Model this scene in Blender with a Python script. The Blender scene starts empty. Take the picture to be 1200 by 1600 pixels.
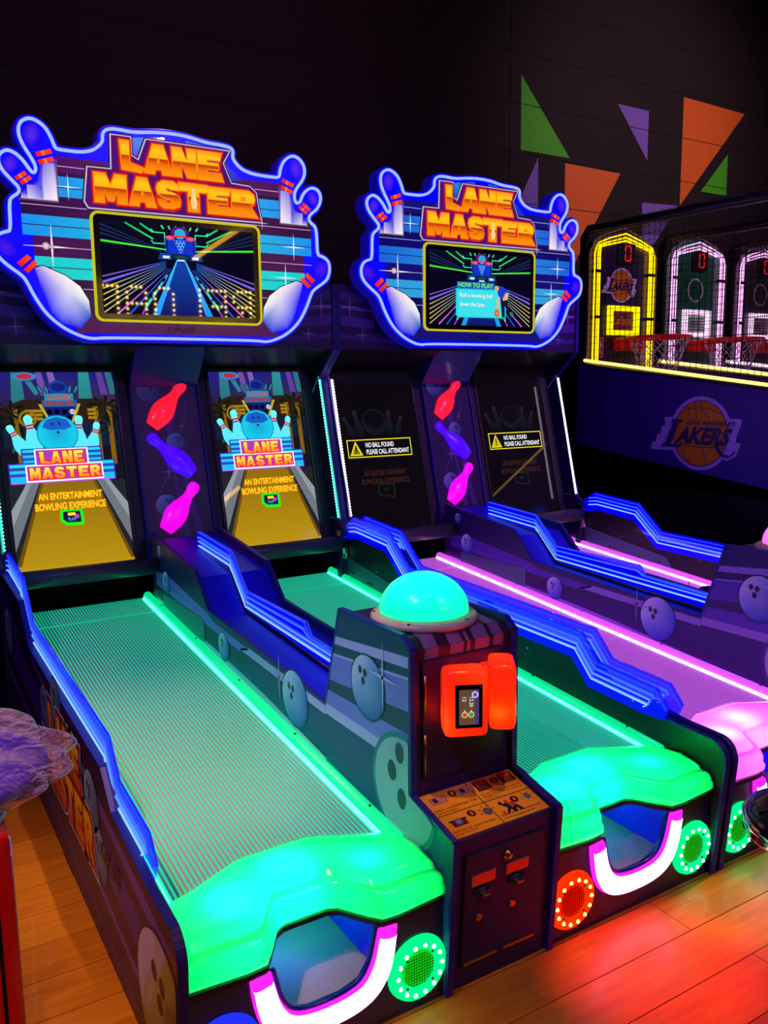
import bpy, bmesh, math, random
from mathutils import Vector, Matrix
from mathutils.geometry import tessellate_polygon
random.seed(7)
S = bpy.context.scene
COL = S.collection

# ------------------------------------------------------------------ camera
def look_axes(yaw, pitch, roll):
    cy, sy, cp, sp = math.cos(yaw), math.sin(yaw), math.cos(pitch), math.sin(pitch)
    f = Vector((sy*cp, cy*cp, -sp)); r = Vector((cy, -sy, 0)); u = r.cross(f)
    cr, sr = math.cos(roll), math.sin(roll)
    return cr*r+sr*u, -sr*r+cr*u, f
cam = bpy.data.cameras.new('camera'); camo = bpy.data.objects.new('camera', cam); COL.objects.link(camo)
R_, U_, F_ = look_axes(.5473, .1495, -.0107)
camo.matrix_world = Matrix(((R_.x, U_.x, -F_.x, -1.3587), (R_.y, U_.y, -F_.y, -1.6394), (R_.z, U_.z, -F_.z, 1.6), (0, 0, 0, 1)))
cam.sensor_fit = 'VERTICAL'; cam.sensor_height = 24.0; cam.lens = 1319/1600*24.0
cam.clip_start = .02; cam.clip_end = 60
S.camera = camo
# ------------------------------------------------------------------ view, world
S.view_settings.view_transform = 'Standard'; S.view_settings.look = 'None'
S.view_settings.exposure = 0.0; S.view_settings.gamma = 1.0; S.view_settings.use_curve_mapping = False
w = bpy.data.worlds.new('world'); S.world = w; w.use_nodes = True
w.node_tree.nodes['Background'].inputs[0].default_value = (.010, .004, .016, 1)
w.node_tree.nodes['Background'].inputs[1].default_value = 0.6
S.cycles.max_bounces = 8; S.cycles.diffuse_bounces = 3; S.cycles.glossy_bounces = 4
S.cycles.transparent_max_bounces = 16; S.cycles.sample_clamp_indirect = 6.0
S.cycles.caustics_reflective = False; S.cycles.caustics_refractive = False

# ------------------------------------------------------------------ colour, materials
def lin(c):
    if isinstance(c, str):
        c = c.lstrip('#'); c = [int(c[i:i+2], 16)/255 for i in (0, 2, 4)]
    return tuple(x/12.92 if x <= .04045 else ((x+.055)/1.055)**2.4 for x in c[:3])
MATS = {}
def nodes(m):
    m.use_nodes = True
    return m.node_tree.nodes, m.node_tree.links
def mat(name, col='#808080', rough=.5, metal=0., emit=None, es=0., coat=0., spec=.5, alpha=1., trans=0.):
    if name in MATS: return MATS[name]
    m = bpy.data.materials.new(name); n, l = nodes(m); b = n['Principled BSDF']; i = b.inputs
    i['Base Color'].default_value = (*lin(col), 1); i['Roughness'].default_value = rough; i['Metallic'].default_value = metal
    i['Specular IOR Level'].default_value = spec; i['Coat Weight'].default_value = coat; i['Coat Roughness'].default_value = .08
    i['Alpha'].default_value = alpha; i['Transmission Weight'].default_value = trans
    if emit: i['Emission Color'].default_value = (*(lin(emit) if isinstance(emit, str) else emit), 1); i['Emission Strength'].default_value = es
    MATS[name] = m; return m
def noisy(name, c0, c1, scale, rough=.5, stretch=(1, 1, 1), bump=0., coat=0., detail=6):
    if name in MATS: return MATS[name]
    m = bpy.data.materials.new(name); n, l = nodes(m); b = n['Principled BSDF']
    tc = n.new('ShaderNodeTexCoord'); mp = n.new('ShaderNodeMapping'); nz = n.new('ShaderNodeTexNoise'); cr = n.new('ShaderNodeValToRGB')
    mp.inputs['Scale'].default_value = stretch; nz.inputs['Scale'].default_value = scale; nz.inputs['Detail'].default_value = detail
    cr.color_ramp.elements[0].position = .3; cr.color_ramp.elements[1].position = .7
    cr.color_ramp.elements[0].color = (*lin(c0), 1); cr.color_ramp.elements[1].color = (*lin(c1), 1)
    l.new(tc.outputs['Object'], mp.inputs[0]); l.new(mp.outputs[0], nz.inputs['Vector']); l.new(nz.outputs['Fac'], cr.inputs[0])
    l.new(cr.outputs[0], b.inputs['Base Color']); b.inputs['Roughness'].default_value = rough; b.inputs['Coat Weight'].default_value = coat
    if bump:
        bp = n.new('ShaderNodeBump'); bp.inputs['Strength'].default_value = bump; bp.inputs['Distance'].default_value = .01
        l.new(nz.outputs['Fac'], bp.inputs['Height']); l.new(bp.outputs[0], b.inputs['Normal'])
    MATS[name] = m; return m
def attr_mat(name, emit=0., rough=.3, coat=.3, base=1., sample=True, spec=.5):
    """flat print: colours come from the mesh colour attribute"""
    if name in MATS: return MATS[name]
    m = bpy.data.materials.new(name); n, l = nodes(m); b = n['Principled BSDF']
    a = n.new('ShaderNodeAttribute'); a.attribute_name = 'Col'
    if base > 0: l.new(a.outputs['Color'], b.inputs['Base Color'])
    else: b.inputs['Base Color'].default_value = (.004, .004, .006, 1)
    if emit:
        l.new(a.outputs['Color'], b.inputs['Emission Color']); b.inputs['Emission Strength'].default_value = emit
    b.inputs['Roughness'].default_value = rough; b.inputs['Coat Weight'].default_value = coat; b.inputs['Coat Roughness'].default_value = .05
    b.inputs['Specular IOR Level'].default_value = spec
    if not sample: m.cycles.emission_sampling = 'NONE'
    MATS[name] = m; return m
def glow(name, col, es, sample=True):
    if name in MATS: return MATS[name]
    m = bpy.data.materials.new(name); n, l = nodes(m); n.remove(n['Principled BSDF'])
    e = n.new('ShaderNodeEmission'); e.inputs[0].default_value = (*(col if not isinstance(col, str) else lin(col)), 1); e.inputs[1].default_value = es
    l.new(e.outputs[0], n['Material Output'].inputs['Surface'])
    if not sample: m.cycles.emission_sampling = 'NONE'
    MATS[name] = m; return m
def translucent(name, col, gloss=.12, rough=.2, diff=.25):
    """milky plastic shell, lit by a lamp inside it"""
    if name in MATS: return MATS[name]
    m = bpy.data.materials.new(name); n, l = nodes(m); n.remove(n['Principled BSDF'])
    t = n.new('ShaderNodeBsdfTranslucent'); d = n.new('ShaderNodeBsdfDiffuse'); g = n.new('ShaderNodeBsdfGlossy')
    c = (*(col if not isinstance(col, str) else lin(col)), 1)
    t.inputs[0].default_value = c; d.inputs[0].default_value = c; g.inputs['Roughness'].default_value = rough
    m1 = n.new('ShaderNodeMixShader'); m1.inputs[0].default_value = diff
    m2 = n.new('ShaderNodeMixShader'); m2.inputs[0].default_value = gloss
    fr = n.new('ShaderNodeFresnel'); fr.inputs[0].default_value = 1.45
    l.new(fr.outputs[0], m2.inputs[0])
    l.new(t.outputs[0], m1.inputs[1]); l.new(d.outputs[0], m1.inputs[2]); l.new(m1.outputs[0], m2.inputs[1]); l.new(g.outputs[0], m2.inputs[2])
    l.new(m2.outputs[0], n['Material Output'].inputs['Surface'])
    MATS[name] = m; return m
def acrylic(name, col, clear=.6, rough=.05, emit=None):
    if name in MATS: return MATS[name]
    m = bpy.data.materials.new(name); n, l = nodes(m); b = n['Principled BSDF']
    b.inputs['Base Color'].default_value = (*lin(col), 1); b.inputs['Roughness'].default_value = rough
    if emit: b.inputs['Emission Color'].default_value = (*emit, 1); b.inputs['Emission Strength'].default_value = 1.
    t = n.new('ShaderNodeBsdfTransparent'); t.inputs[0].default_value = (.75, .78, 1, 1); mx = n.new('ShaderNodeMixShader'); mx.inputs[0].default_value = 1-clear
    l.new(t.outputs[0], mx.inputs[1]); l.new(b.outputs[0], mx.inputs[2]); l.new(mx.outputs[0], n['Material Output'].inputs['Surface'])
    MATS[name] = m; return m
def grad_glow(name, stops, es, axis=2):
    """printed vertical gradient on a back-lit letter"""
    if name in MATS: return MATS[name]
    m = bpy.data.materials.new(name); n, l = nodes(m); n.remove(n['Principled BSDF'])
    tc = n.new('ShaderNodeTexCoord'); sp = n.new('ShaderNodeSeparateXYZ'); cr = n.new('ShaderNodeValToRGB'); e = n.new('ShaderNodeEmission')
    el = cr.color_ramp.elements
    while len(el) < len(stops): el.new(.5)
    for k, (p, c) in enumerate(stops): el[k].position = p; el[k].color = (*lin(c), 1)
    l.new(tc.outputs['Generated'], sp.inputs[0]); l.new(sp.outputs[axis], cr.inputs[0]); l.new(cr.outputs[0], e.inputs[0]); e.inputs[1].default_value = es
    l.new(e.outputs[0], n['Material Output'].inputs['Surface']); MATS[name] = m; return m

# ------------------------------------------------------------------ mesh helpers
def link(name, me, m=None, parent=None, smooth=False):
    o = bpy.data.objects.new(name, me); COL.objects.link(o)
    if m is not None and not me.materials: me.materials.append(m)
    if parent is not None: o.parent = parent
    if smooth:
        for p in me.polygons: p.use_smooth = True
    return o
def raw(name, v, f, m=None, parent=None, smooth=False):
    me = bpy.data.meshes.new(name); me.from_pydata([tuple(a) for a in v], [], f); me.update()
    return link(name, me, m, parent, smooth)
def from_bm(name, bm, m=None, parent=None, smooth=False):
    bmesh.ops.recalc_face_normals(bm, faces=bm.faces)
    me = bpy.data.meshes.new(name); bm.to_mesh(me); bm.free(); return link(name, me, m, parent, smooth)
def bm_box(bm, c, s, rz=0, bevel=0., mtx=None):
    r = bmesh.ops.create_cube(bm, size=1)
    vs = r['verts']; M = Matrix.Translation(c) @ Matrix.Rotation(rz, 4, 'Z') @ Matrix.Diagonal((*s, 1))
    if mtx is not None: M = mtx @ M
    bmesh.ops.transform(bm, matrix=M, verts=vs)
    if bevel:
        es = list({e for v in vs for e in v.link_edges}); bmesh.ops.bevel(bm, geom=es, offset=bevel, segments=2, affect='EDGES', profile=.6)
    return bm
def box(name, x0, x1, y0, y1, z0, z1, m, parent=None, bevel=0.):
    bm = bmesh.new(); bm_box(bm, ((x0+x1)/2, (y0+y1)/2, (z0+z1)/2), (x1-x0, y1-y0, z1-z0), bevel=bevel); return from_bm(name, bm, m, parent)
def bm_prism(bm, prof, a0, a1, fn):
    """extrude a 2D profile between a0 and a1; fn(p,q,a)->xyz"""
    v0 = [bm.verts.new(fn(p, q, a0)) for p, q in prof]; v1 = [bm.verts.new(fn(p, q, a1)) for p, q in prof]; n = len(prof)
    for i in range(n): bm.faces.new((v0[i], v0[(i+1) % n], v1[(i+1) % n], v1[i]))
    tri = tessellate_polygon([[Vector((p, q, 0)) for p, q in prof]])
    for t in tri:
        bm.faces.new([v0[k] for k in t]); bm.faces.new([v1[k] for k in reversed(t)])
def prism_x(name, prof, x0, x1, m, parent=None):
    bm = bmesh.new(); bm_prism(bm, prof, x0, x1, lambda y, z, x: (x, y, z)); return from_bm(name, bm, m, parent)
def prism_y(name, prof, y0, y1, m, parent=None):
    bm = bmesh.new(); bm_prism(bm, prof, y0, y1, lambda x, z, y: (x, y, z)); return from_bm(name, bm, m, parent)
def bm_tube(bm, path, r, seg=8, closed=False, caps=True):
    pts = [Vector(p) for p in path]; n = len(pts); rings = []
    prev = None
    for i in range(n):
        if closed: t = (pts[(i+1) % n]-pts[i-1])
        else: t = pts[min(i+1, n-1)]-pts[max(i-1, 0)]
        t.normalize()
        if prev is None:
            a = Vector((0, 0, 1)) if abs(t.z) < .9 else Vector((1, 0, 0)); prev = t.cross(a).normalized()
        u = (prev-t*prev.dot(t)); u = u.normalized() if u.length > 1e-6 else t.orthogonal().normalized(); prev = u; v = t.cross(u)
        rr = r[i] if isinstance(r, (list, tuple)) else r
        rings.append([bm.verts.new(pts[i]+u*rr*math.cos(k*2*math.pi/seg)+v*rr*math.sin(k*2*math.pi/seg)) for k in range(seg)])
    for i in range(n if closed else n-1):
        a, b = rings[i], rings[(i+1) % n]
        for k in range(seg): bm.faces.new((a[k], a[(k+1) % seg], b[(k+1) % seg], b[k]))
    if not closed and caps: bm.faces.new(rings[0]); bm.faces.new(list(reversed(rings[-1])))
def tube(name, path, r, m, parent=None, seg=8, closed=False):
    bm = bmesh.new(); bm_tube(bm, path, r, seg, closed); return from_bm(name, bm, m, parent, True)
def bm_lathe(bm, prof, mtx=None, seg=24, flat=1.):
    """prof (radius, height) about local z"""
    M = mtx or Matrix(); rings = []
    for r, h in prof:
        rings.append([bm.verts.new(M @ Vector((r*math.cos(k*2*math.pi/seg), r*flat*math.sin(k*2*math.pi/seg), h))) for k in range(seg)])
    for a, b in zip(rings, rings[1:]):
        for k in range(seg): bm.faces.new((a[k], a[(k+1) % seg], b[(k+1) % seg], b[k]))
    bm.faces.new(rings[0]); bm.faces.new(rings[-1])
def lathe(name, prof, m, parent=None, mtx=None, seg=24, flat=1., smooth=True):
    bm = bmesh.new(); bm_lathe(bm, prof, mtx, seg, flat); return from_bm(name, bm, m, parent, smooth)
def frame(o, ux, uy):
    ux = Vector(ux).normalized(); uy = Vector(uy).normalized(); n = ux.cross(uy)
    return Matrix(((ux.x, uy.x, n.x, o[0]), (ux.y, uy.y, n.y, o[1]), (ux.z, uy.z, n.z, o[2]), (0, 0, 0, 1)))
def chaikin(p, it=1, closed=True):
    for _ in range(it):
        q = []; n = len(p)
        if not closed: q.append(p[0])
        for i in range(n if closed else n-1):
            a, b = p[i], p[(i+1) % n]
            q.append(tuple(.75*s+.25*t for s, t in zip(a, b))); q.append(tuple(.25*s+.75*t for s, t in zip(a, b)))
        if not closed: q.append(p[-1])
        p = q
    return p
def offset(p, d, closed=True):
    n = len(p); out = []
    for i in range(n):
        a = Vector(p[i-1]) if (closed or i) else None; b = Vector(p[i]); c = Vector(p[(i+1) % n]) if (closed or i < n-1) else None
        t1 = (b-a).normalized() if a is not None else (c-b).normalized(); t2 = (c-b).normalized() if c is not None else t1
        n1 = Vector((t1.y, -t1.x)); n2 = Vector((t2.y, -t2.x)); m = (n1+n2)
        if m.length < .2: m = n1
        m.normalize(); k = d/max(.45, m.dot(n1)); out.append((b.x+m.x*k, b.y+m.y*k))
    return out
def area2(p): return sum(p[i][0]*p[(i+1) % len(p)][1]-p[(i+1) % len(p)][0]*p[i][1] for i in range(len(p)))/2
def grow(p, d): return offset(p, d if area2(p) > 0 else -d)

# ------------------------------------------------------------------ flat print painter
TXT = {}
def text2d(s, bold=0., shear=0.):
    key = (s, bold, shear)
    if key in TXT: return TXT[key]
    cu = bpy.data.curves.new('txt', 'FONT'); cu.body = s; cu.offset = bold; cu.shear = shear; cu.resolution_u = 3; cu.fill_mode = 'FRONT'
    cu.extrude = 0
    o = bpy.data.objects.new('txt', cu); COL.objects.link(o)
    dg = bpy.context.evaluated_depsgraph_get(); me = bpy.data.meshes.new_from_object(o.evaluated_get(dg))
    v = [(a.co.x, a.co.y) for a in me.vertices]; f = [tuple(p.vertices) for p in me.polygons]
    bpy.data.objects.remove(o); bpy.data.curves.remove(cu); bpy.data.meshes.remove(me)
    x0, x1 = min(a[0] for a in v), max(a[0] for a in v); y0, y1 = min(a[1] for a in v), max(a[1] for a in v)
    v = [((a-x0)/(x1-x0), (b-y0)/(y1-y0)) for a, b in v]
    TXT[key] = (v, f); return TXT[key]
class Paint:
    def __init__(s, M, step=.0004, base=.0006): s.M = M; s.v = []; s.f = []; s.c = []; s.step = step; s.base = base
    def _add(s, pts, faces, cols, layer):
        o = len(s.v); z = s.base+s.step*layer
        s.v += [s.M @ Vector((p[0], p[1], z)) for p in pts]
        for f in faces: s.f.append(tuple(o+k for k in f)); s.c += [cols[k] for k in f]
    def poly(s, pts, col, layer=0):
        cols = [lin(c) for c in col] if isinstance(col, (list, tuple)) and len(col) == len(pts) and isinstance(col[0], (str, tuple, list)) else [lin(col)]*len(pts)
        if len(pts) == 4 and all(True for _ in pts): fs = [(0, 1, 2), (0, 2, 3)] if convex(pts) else [tuple(t) for t in tessellate_polygon([[Vector((*p, 0)) for p in pts]])]
        else: fs = [tuple(t) for t in tessellate_polygon([[Vector((*p, 0)) for p in pts]])]
        s._add(pts, fs, cols, layer)
    def rect(s, x0, y0, x1, y1, col, layer=0): s.poly([(x0, y0), (x1, y0), (x1, y1), (x0, y1)], col, layer)
    def ell(s, cx, cy, rx, ry, col, layer=0, col2=None, n=28, a0=0., rot=0.):
        ct, st = math.cos(rot), math.sin(rot); pts = [(cx, cy)]
        for k in range(n):
            a = a0+2*math.pi*k/n; x, y = rx*math.cos(a), ry*math.sin(a); pts.append((cx+x*ct-y*st, cy+x*st+y*ct))
        cols = [lin(col)]+[lin(col2 or col)]*n
        s._add(pts, [(0, 1+k, 1+(k+1) % n) for k in range(n)], cols, layer)
    def ring(s, cx, cy, r0, r1, col, layer=0, n=32, ky=1.):
        pts = []
        for k in range(n):
            a = 2*math.pi*k/n; pts += [(cx+r0*math.cos(a), cy+r0*ky*math.sin(a)), (cx+r1*math.cos(a), cy+r1*ky*math.sin(a))]
        s._add(pts, [(2*k, 2*k+1, (2*k+3) % (2*n), (2*k+2) % (2*n)) for k in range(n)], [lin(col)]*len(pts), layer)
    def line(s, a, b, w, col, layer=0, col2=None, w2=None):
        w2 = w if w2 is None else w2; d = Vector((b[0]-a[0], b[1]-a[1])); d.normalize(); nx, ny = -d.y, d.x
        s.poly([(a[0]+nx*w/2, a[1]+ny*w/2), (b[0]+nx*w2/2, b[1]+ny*w2/2), (b[0]-nx*w2/2, b[1]-ny*w2/2), (a[0]-nx*w/2, a[1]-ny*w/2)], [col, col2 or col, col2 or col, col], layer)
    def pline(s, pts, w, col, layer=0, closed=False):
        for i in range(len(pts) if closed else len(pts)-1): s.line(pts[i], pts[(i+1) % len(pts)], w, col, layer)
    def text(s, t, x0, y0, x1, y1, col, layer=0, bold=0., shear=0., col2=None, warp=None):
        v, f = text2d(t, bold, shear)
        pts = [(x0+a*(x1-x0), y0+b*(y1-y0)) for a, b in v]
        if warp: pts = [warp(p) for p in pts]
        c0, c1 = lin(col), lin(col2 or col)
        s._add(pts, f, [tuple(c0[k]*(1-b)+c1[k]*b for k in range(3)) for a, b in v], layer)
    def flare(s, x, y, r, col, layer=0):
        for a in (0, math.pi/2):
            dx, dy = r*math.cos(a), r*math.sin(a); px, py = -dy*.05, dx*.05
            s.poly([(x-dx, y-dy), (x+px, y+py), (x+dx, y+dy), (x-px, y-py)], col, layer)
    def build(s, name, m, parent=None):
        me = bpy.data.meshes.new(name); me.from_pydata([tuple(a) for a in s.v], [], s.f)
        ca = me.color_attributes.new('Col', 'FLOAT_COLOR', 'CORNER')
        flat = []
        for c in s.c: flat += [c[0], c[1], c[2], 1.]
        ca.data.foreach_set('color', flat); me.update(); return link(name, me, m, parent)
def convex(p):
    sg = 0; n = len(p)
    for i in range(n):
        a, b, c = p[i], p[(i+1) % n], p[(i+2) % n]; k = (b[0]-a[0])*(c[1]-b[1])-(b[1]-a[1])*(c[0]-b[0])
        if abs(k) < 1e-12: continue
        if sg == 0: sg = k
        elif sg*k < 0: return False
    return True
def mixc(a, b, t):
    a = a.lstrip('#'); b = b.lstrip('#'); o = [int(int(a[i:i+2], 16)*(1-t)+int(b[i:i+2], 16)*t) for i in (0, 2, 4)]
    return '#%02x%02x%02x' % tuple(o)

# ------------------------------------------------------------------ tagging
def tag(o, label, cat, group=None):
    o['label'] = label; o['category'] = cat
    if group: o['group'] = group
    return o
def thing(name, label, cat, loc=(0, 0, 0), group=None):
    o = bpy.data.objects.new(name, None); COL.objects.link(o); o.location = loc; o.empty_display_size = .1
    return tag(o, label, cat, group)
def struct(o): o['kind'] = 'structure'; return o
def lamp(name, kind, loc, power, col, parent=None, radius=.02, spot=None, target=None, blend=.5, size=None):
    d = bpy.data.lights.new(name, kind); d.energy = power; d.color = col if not isinstance(col, str) else lin(col)
    if kind in ('POINT', 'SPOT'): d.shadow_soft_size = radius
    if kind == 'SPOT': d.spot_size = spot; d.spot_blend = blend
    if kind == 'AREA': d.shape = 'RECTANGLE'; d.size, d.size_y = size
    o = bpy.data.objects.new(name, d); COL.objects.link(o); o.location = loc
    if parent is not None: o.parent = parent
    if target is not None: o.rotation_euler = (Vector(target)-Vector(loc)).to_track_quat('-Z', 'Y').to_euler()
    return o
# shared finishes
NAVY = mat('navy laminate', '#1a1540', .35, coat=.3)
BLACK = mat('black laminate', '#0c0a12', .45, coat=.15)
TRIM = mat('blue edge moulding', '#16167a', .5)
DARKMETAL = mat('dark metal', '#2a2836', .4, .8)
CHROME = mat('chrome', '#d8d8d8', .12, 1.)
BRASS = mat('brass', '#caa040', .3, 1.)
PRINT = attr_mat('printed vinyl', 0, .42, .0)
BACKLIT = attr_mat('back-lit print', 1., .25, .2, base=0)
SCREEN = attr_mat('lit display', 1.12, .02, 0, base=0)

# ================================================================== THE ROOM
X0, X1, Y0, Y1, ZC, LZ = -3.2, 8.2, -4.2, 4.0, 5.7, 4.6
floor = struct(box('floor', X0, X1, Y0, Y1, -.06, -.012, mat('floor underlay', '#2a1a0c', .7)))
def wood(name, c0, c1):
    if name in MATS: return MATS[name]
    m = noisy(name, c0, c1, 3.2, .42, (1.2, 14, 1), .05, .08, 8); return m
WOODS = [wood('amber plank a', '#a85e0a', '#c47614'), wood('amber plank b', '#985208', '#b46810'), wood('amber plank c', '#b0660e', '#cc8018')]
PW, PL = .16, 1.25
plank_me = {}
for k, mm in enumerate(WOODS):
    bm = bmesh.new(); bm_box(bm, (0, 0, -.006), (PL-.003, PW-.003, .012)); bmesh.ops.recalc_face_normals(bm, faces=bm.faces)
    me = bpy.data.meshes.new('plank'); bm.to_mesh(me); bm.free(); me.materials.append(mm); plank_me[k] = me
for r in range(24):
    y = -1.28+PW*(r+.5)
    for c in range(5):
        x = -2.2+PL*(c+.5)+(r*.47 % 1)*PL*.8
        if (r*PW-1.28) > .1 and x > -.4: continue
        o = link('plank', plank_me[random.randrange(3)], None, floor); o.location = (x, y, 0)
ceiling = struct(box('ceiling', X0, X1, Y0, Y1, ZC, ZC+.1, mat('ceiling paint', '#120c14', .9)))
WALLM = noisy('dark plum wall paint', '#1e0e18', '#26121e', 40, .85, (1, 1, 1), .15)
wall_back = struct(box('wall_back', X0, X1, Y1, Y1+.12, 0, ZC, mat('wall core', '#0e080c', .9)))
wall_left = struct(box('wall_left', X0-.1, X0, Y0, Y1, 0, ZC, mat('side wall paint', '#0c080e', .9)))
wall_right = struct(box('wall_right', X1, X1+.1, Y0, Y1, 0, ZC, mat('side wall paint', '#0c080e', .9)))
wall_front = struct(box('wall_front', X0, X1, Y0-.1, Y0, 0, ZC, mat('side wall paint', '#0c080e', .9)))
BH = .385
for r in range(15):
    z0 = r*BH
    for (xa, xb) in ((X0, 3.298), (3.304, X1)):
        bm = bmesh.new(); bm_box(bm, ((xa+xb)/2, Y1-.008, z0+BH/2), (xb-xa, .016, BH-.003)); from_bm('wall_board', bm, WALLM, wall_back)
# painted triangles, one piece for each board they cross
def clip_band(p, z0, z1):
    def half(p, f):
        out = []
        for i in range(len(p)):
            a, b = p[i], p[(i+1) % len(p)]; fa, fb = f(a), f(b)
            if fa >= 0: out.append(a)
            if fa*fb < 0: t = fa/(fa-fb); out.append((a[0]+(b[0]-a[0])*t, a[1]+(b[1]-a[1])*t))
        return out
    p = half(p, lambda q: q[1]-z0)
    return half(p, lambda q: z1-q[1]) if p else p
TRI = [('green', [(3.415, 4.073), (3.961, 3.495), (3.418, 3.495)]), ('violet', [(3.608, 3.46), (3.616, 2.8), (3.25, 2.8)]),
       ('orange', [(3.909, 3.449), (4.572, 3.439), (3.925, 2.45)]), ('violet', [(4.516, 4.018), (4.911, 4.017), (4.911, 3.589)]),
       ('orange', [(5.37, 4.207), (6.259, 4.189), (5.37, 3.24)]), ('green', [(6.036, 3.786), (6.039, 3.40), (5.66, 3.40)]),
       ('violet', [(4.86, 3.22), (5.35, 3.24), (4.9, 2.7)])]
TC = {'green': noisy('green wall paint', '#46b018', '#57c424', 60, .7, bump=.1), 'violet': noisy('violet wall paint', '#8058c8', '#9068d8', 60, .7, bump=.1), 'orange': noisy('orange wall paint', '#f0621a', '#ff7428', 60, .7, bump=.1)}
for c, t in TRI:
    bm = bmesh.new()
    for r in range(12):
        q = clip_band(t, r*BH+.003, (r+1)*BH-.003)
        if len(q) > 2: bm_prism(bm, q, Y1-.0175, Y1-.0155, lambda x, z, y: (x, y, z))
    from_bm('painted_triangle', bm, TC[c], wall_back)

# spotlight fixtures added out of view to light floor, walls and machines
def added_spot(x, y, target, power, col, angle, label):
    t = thing('added_spotlight', label, 'spotlight', (x, y, ZC)); dz = LZ-.30-ZC
    d = (Vector(target)-Vector((x, y, LZ-.3))).normalized(); q = d.to_track_quat('Z', 'X').to_matrix().to_4x4()
    lathe('mount_plate', [(.02, -.03), (.06, -.025), (.06, 0), (.001, 0)], DARKMETAL, t, None, 16)
    tube('stem', [(0, 0, -.02), (0, 0, dz)], .012, DARKMETAL, t)
    M = Matrix.Translation((0, 0, dz)) @ q
    lathe('housing', [(.03, -.09), (.055, -.08), (.06, .08), (.066, .085), (.066, .1), (.058, .1), (.05, .02), (.01, .018)], BLACK, t, M, 20)
    lathe('lens', [(.001, .03), (.049, .03), (.049, .034), (.001, .036)], glow('lens '+label, col, 3, False), t, M, 16)
    p = Vector((0, 0, dz))+d*.11
    l = lamp('lamp', 'SPOT', p, power, col, t, .03, angle, p+d, .9); return t
added_spot(-2.2, -.6, (-1.15, .55, 0), 430, (1, .52, .04), .55, 'added amber ceiling spotlight over the wooden floor beside the red cabinet')
added_spot(2.5, -.5, (.40, -.24, 0), 1700, (1, .006, .035), .15, 'added red ceiling spotlight aimed at the floor before the consoles')
added_spot(2.8, -.2, (.80, -.17, 0), 800, (1, .55, .005), .10, 'added yellow ceiling spotlight aimed at the floor before the consoles')
added_spot(3.1, .2, (1.10, -.12, 0), 700, (.03, 1, .04), .10, 'added green ceiling spotlight aimed at the floor before the consoles')
added_spot(3.0, -.8, (.86, -.36, 0), 600, (1, .02, .25), .10, 'added pink ceiling spotlight aimed at the floor before the consoles')
added_spot(-.4, -2.4, (-.28, -.26, 0), 110, (1, .34, .03), .16, 'added warm ceiling spotlight aimed at the floor before the consoles')
added_spot(5.0, .6, (4.9, 4.0, 3.7), 190, (1, .70, .80), 1.3, 'added dim white ceiling spotlight washing the wall with triangles')
added_spot(.8, .9, (.6, 4.0, 3.6), 50, (1, .50, .78), 1.9, 'added dim rose ceiling spotlight washing the wall above the toppers')
added_spot(-.1, -.9, (.0, .09, .47), 190, (1, .64, .24), .13, 'added warm ceiling spotlight over the bowling consoles')
added_spot(-1.7, -3.3, (-1.4, -.3, .6), 340, (1, .50, .35), .22, 'added warm ceiling spotlight aimed at the red cabinet front')
added_spot(-.4, -1.0, (-.55, .95, .4), 420, (1, .66, .62), .34, 'added rose ceiling spotlight over the green lanes')
added_spot(-2.6, -.9, (0, .8, .3), 240, (.42, .26, 1), 1.3, 'added violet ceiling wash light on the side of the red cabinet')
added_spot(1.6, -2.9, (1.4, 1.5, .6), 150, (.38, .14, 1), 1.6, 'added violet ceiling wash light facing the two bowling machines')
added_spot(3.0, -1.4, (3.5, 2.0, 1.2), 520, (.62, .18, 1), 1.1, 'added violet ceiling wash light facing the basketball machines')
added_spot(-2.3, .2, (-.18, .55, .72), 150, (.66, .50, 1), .26, 'added lavender ceiling spotlight aimed at the green console side')

# ================================================================== BOWLING MACHINES
HW = .9096; PT = .0296                       # half pitch, side panel thickness
LC = .53; LW = .345                          # lane centre, lane half width
def lane_z(y): return .345+.0785*(y-.18)
GUARD = [(.185, .505), (.24, .567), (.51, .583), (.60, .676), (1.78, .708), (1.965, .858), (2.34, .888), (2.43, .83)]
PANELTOP = [(.16, .46), (.50, .50), (.60, .585), (1.74, .615), (1.92, .76), (2.44, .78)]
def arc(cx, cz, r, a0, a1, n=6): return [(cx+r*math.cos(math.radians(a0+(a1-a0)*k/n)), cz+r*math.sin(math.radians(a0+(a1-a0)*k/n))) for k in range(n+1)]
SIDE = [(0, 0), (-.036, .395)]+arc(.026, .397, .061, 178, 92)+PANELTOP+[(2.44, 0)]
UP = Vector((0, .2440, .9450)).normalized()
SCR0 = (2.5963, .7351)                       # screen plane at its lower edge (y, z)
def scr(v, d=0.):                            # (y,z) on the screen plane at height v, d towards the player
    return (SCR0[0]+UP.y*v-UP.z*d, SCR0[1]+UP.z*v+UP.y*d)
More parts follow.
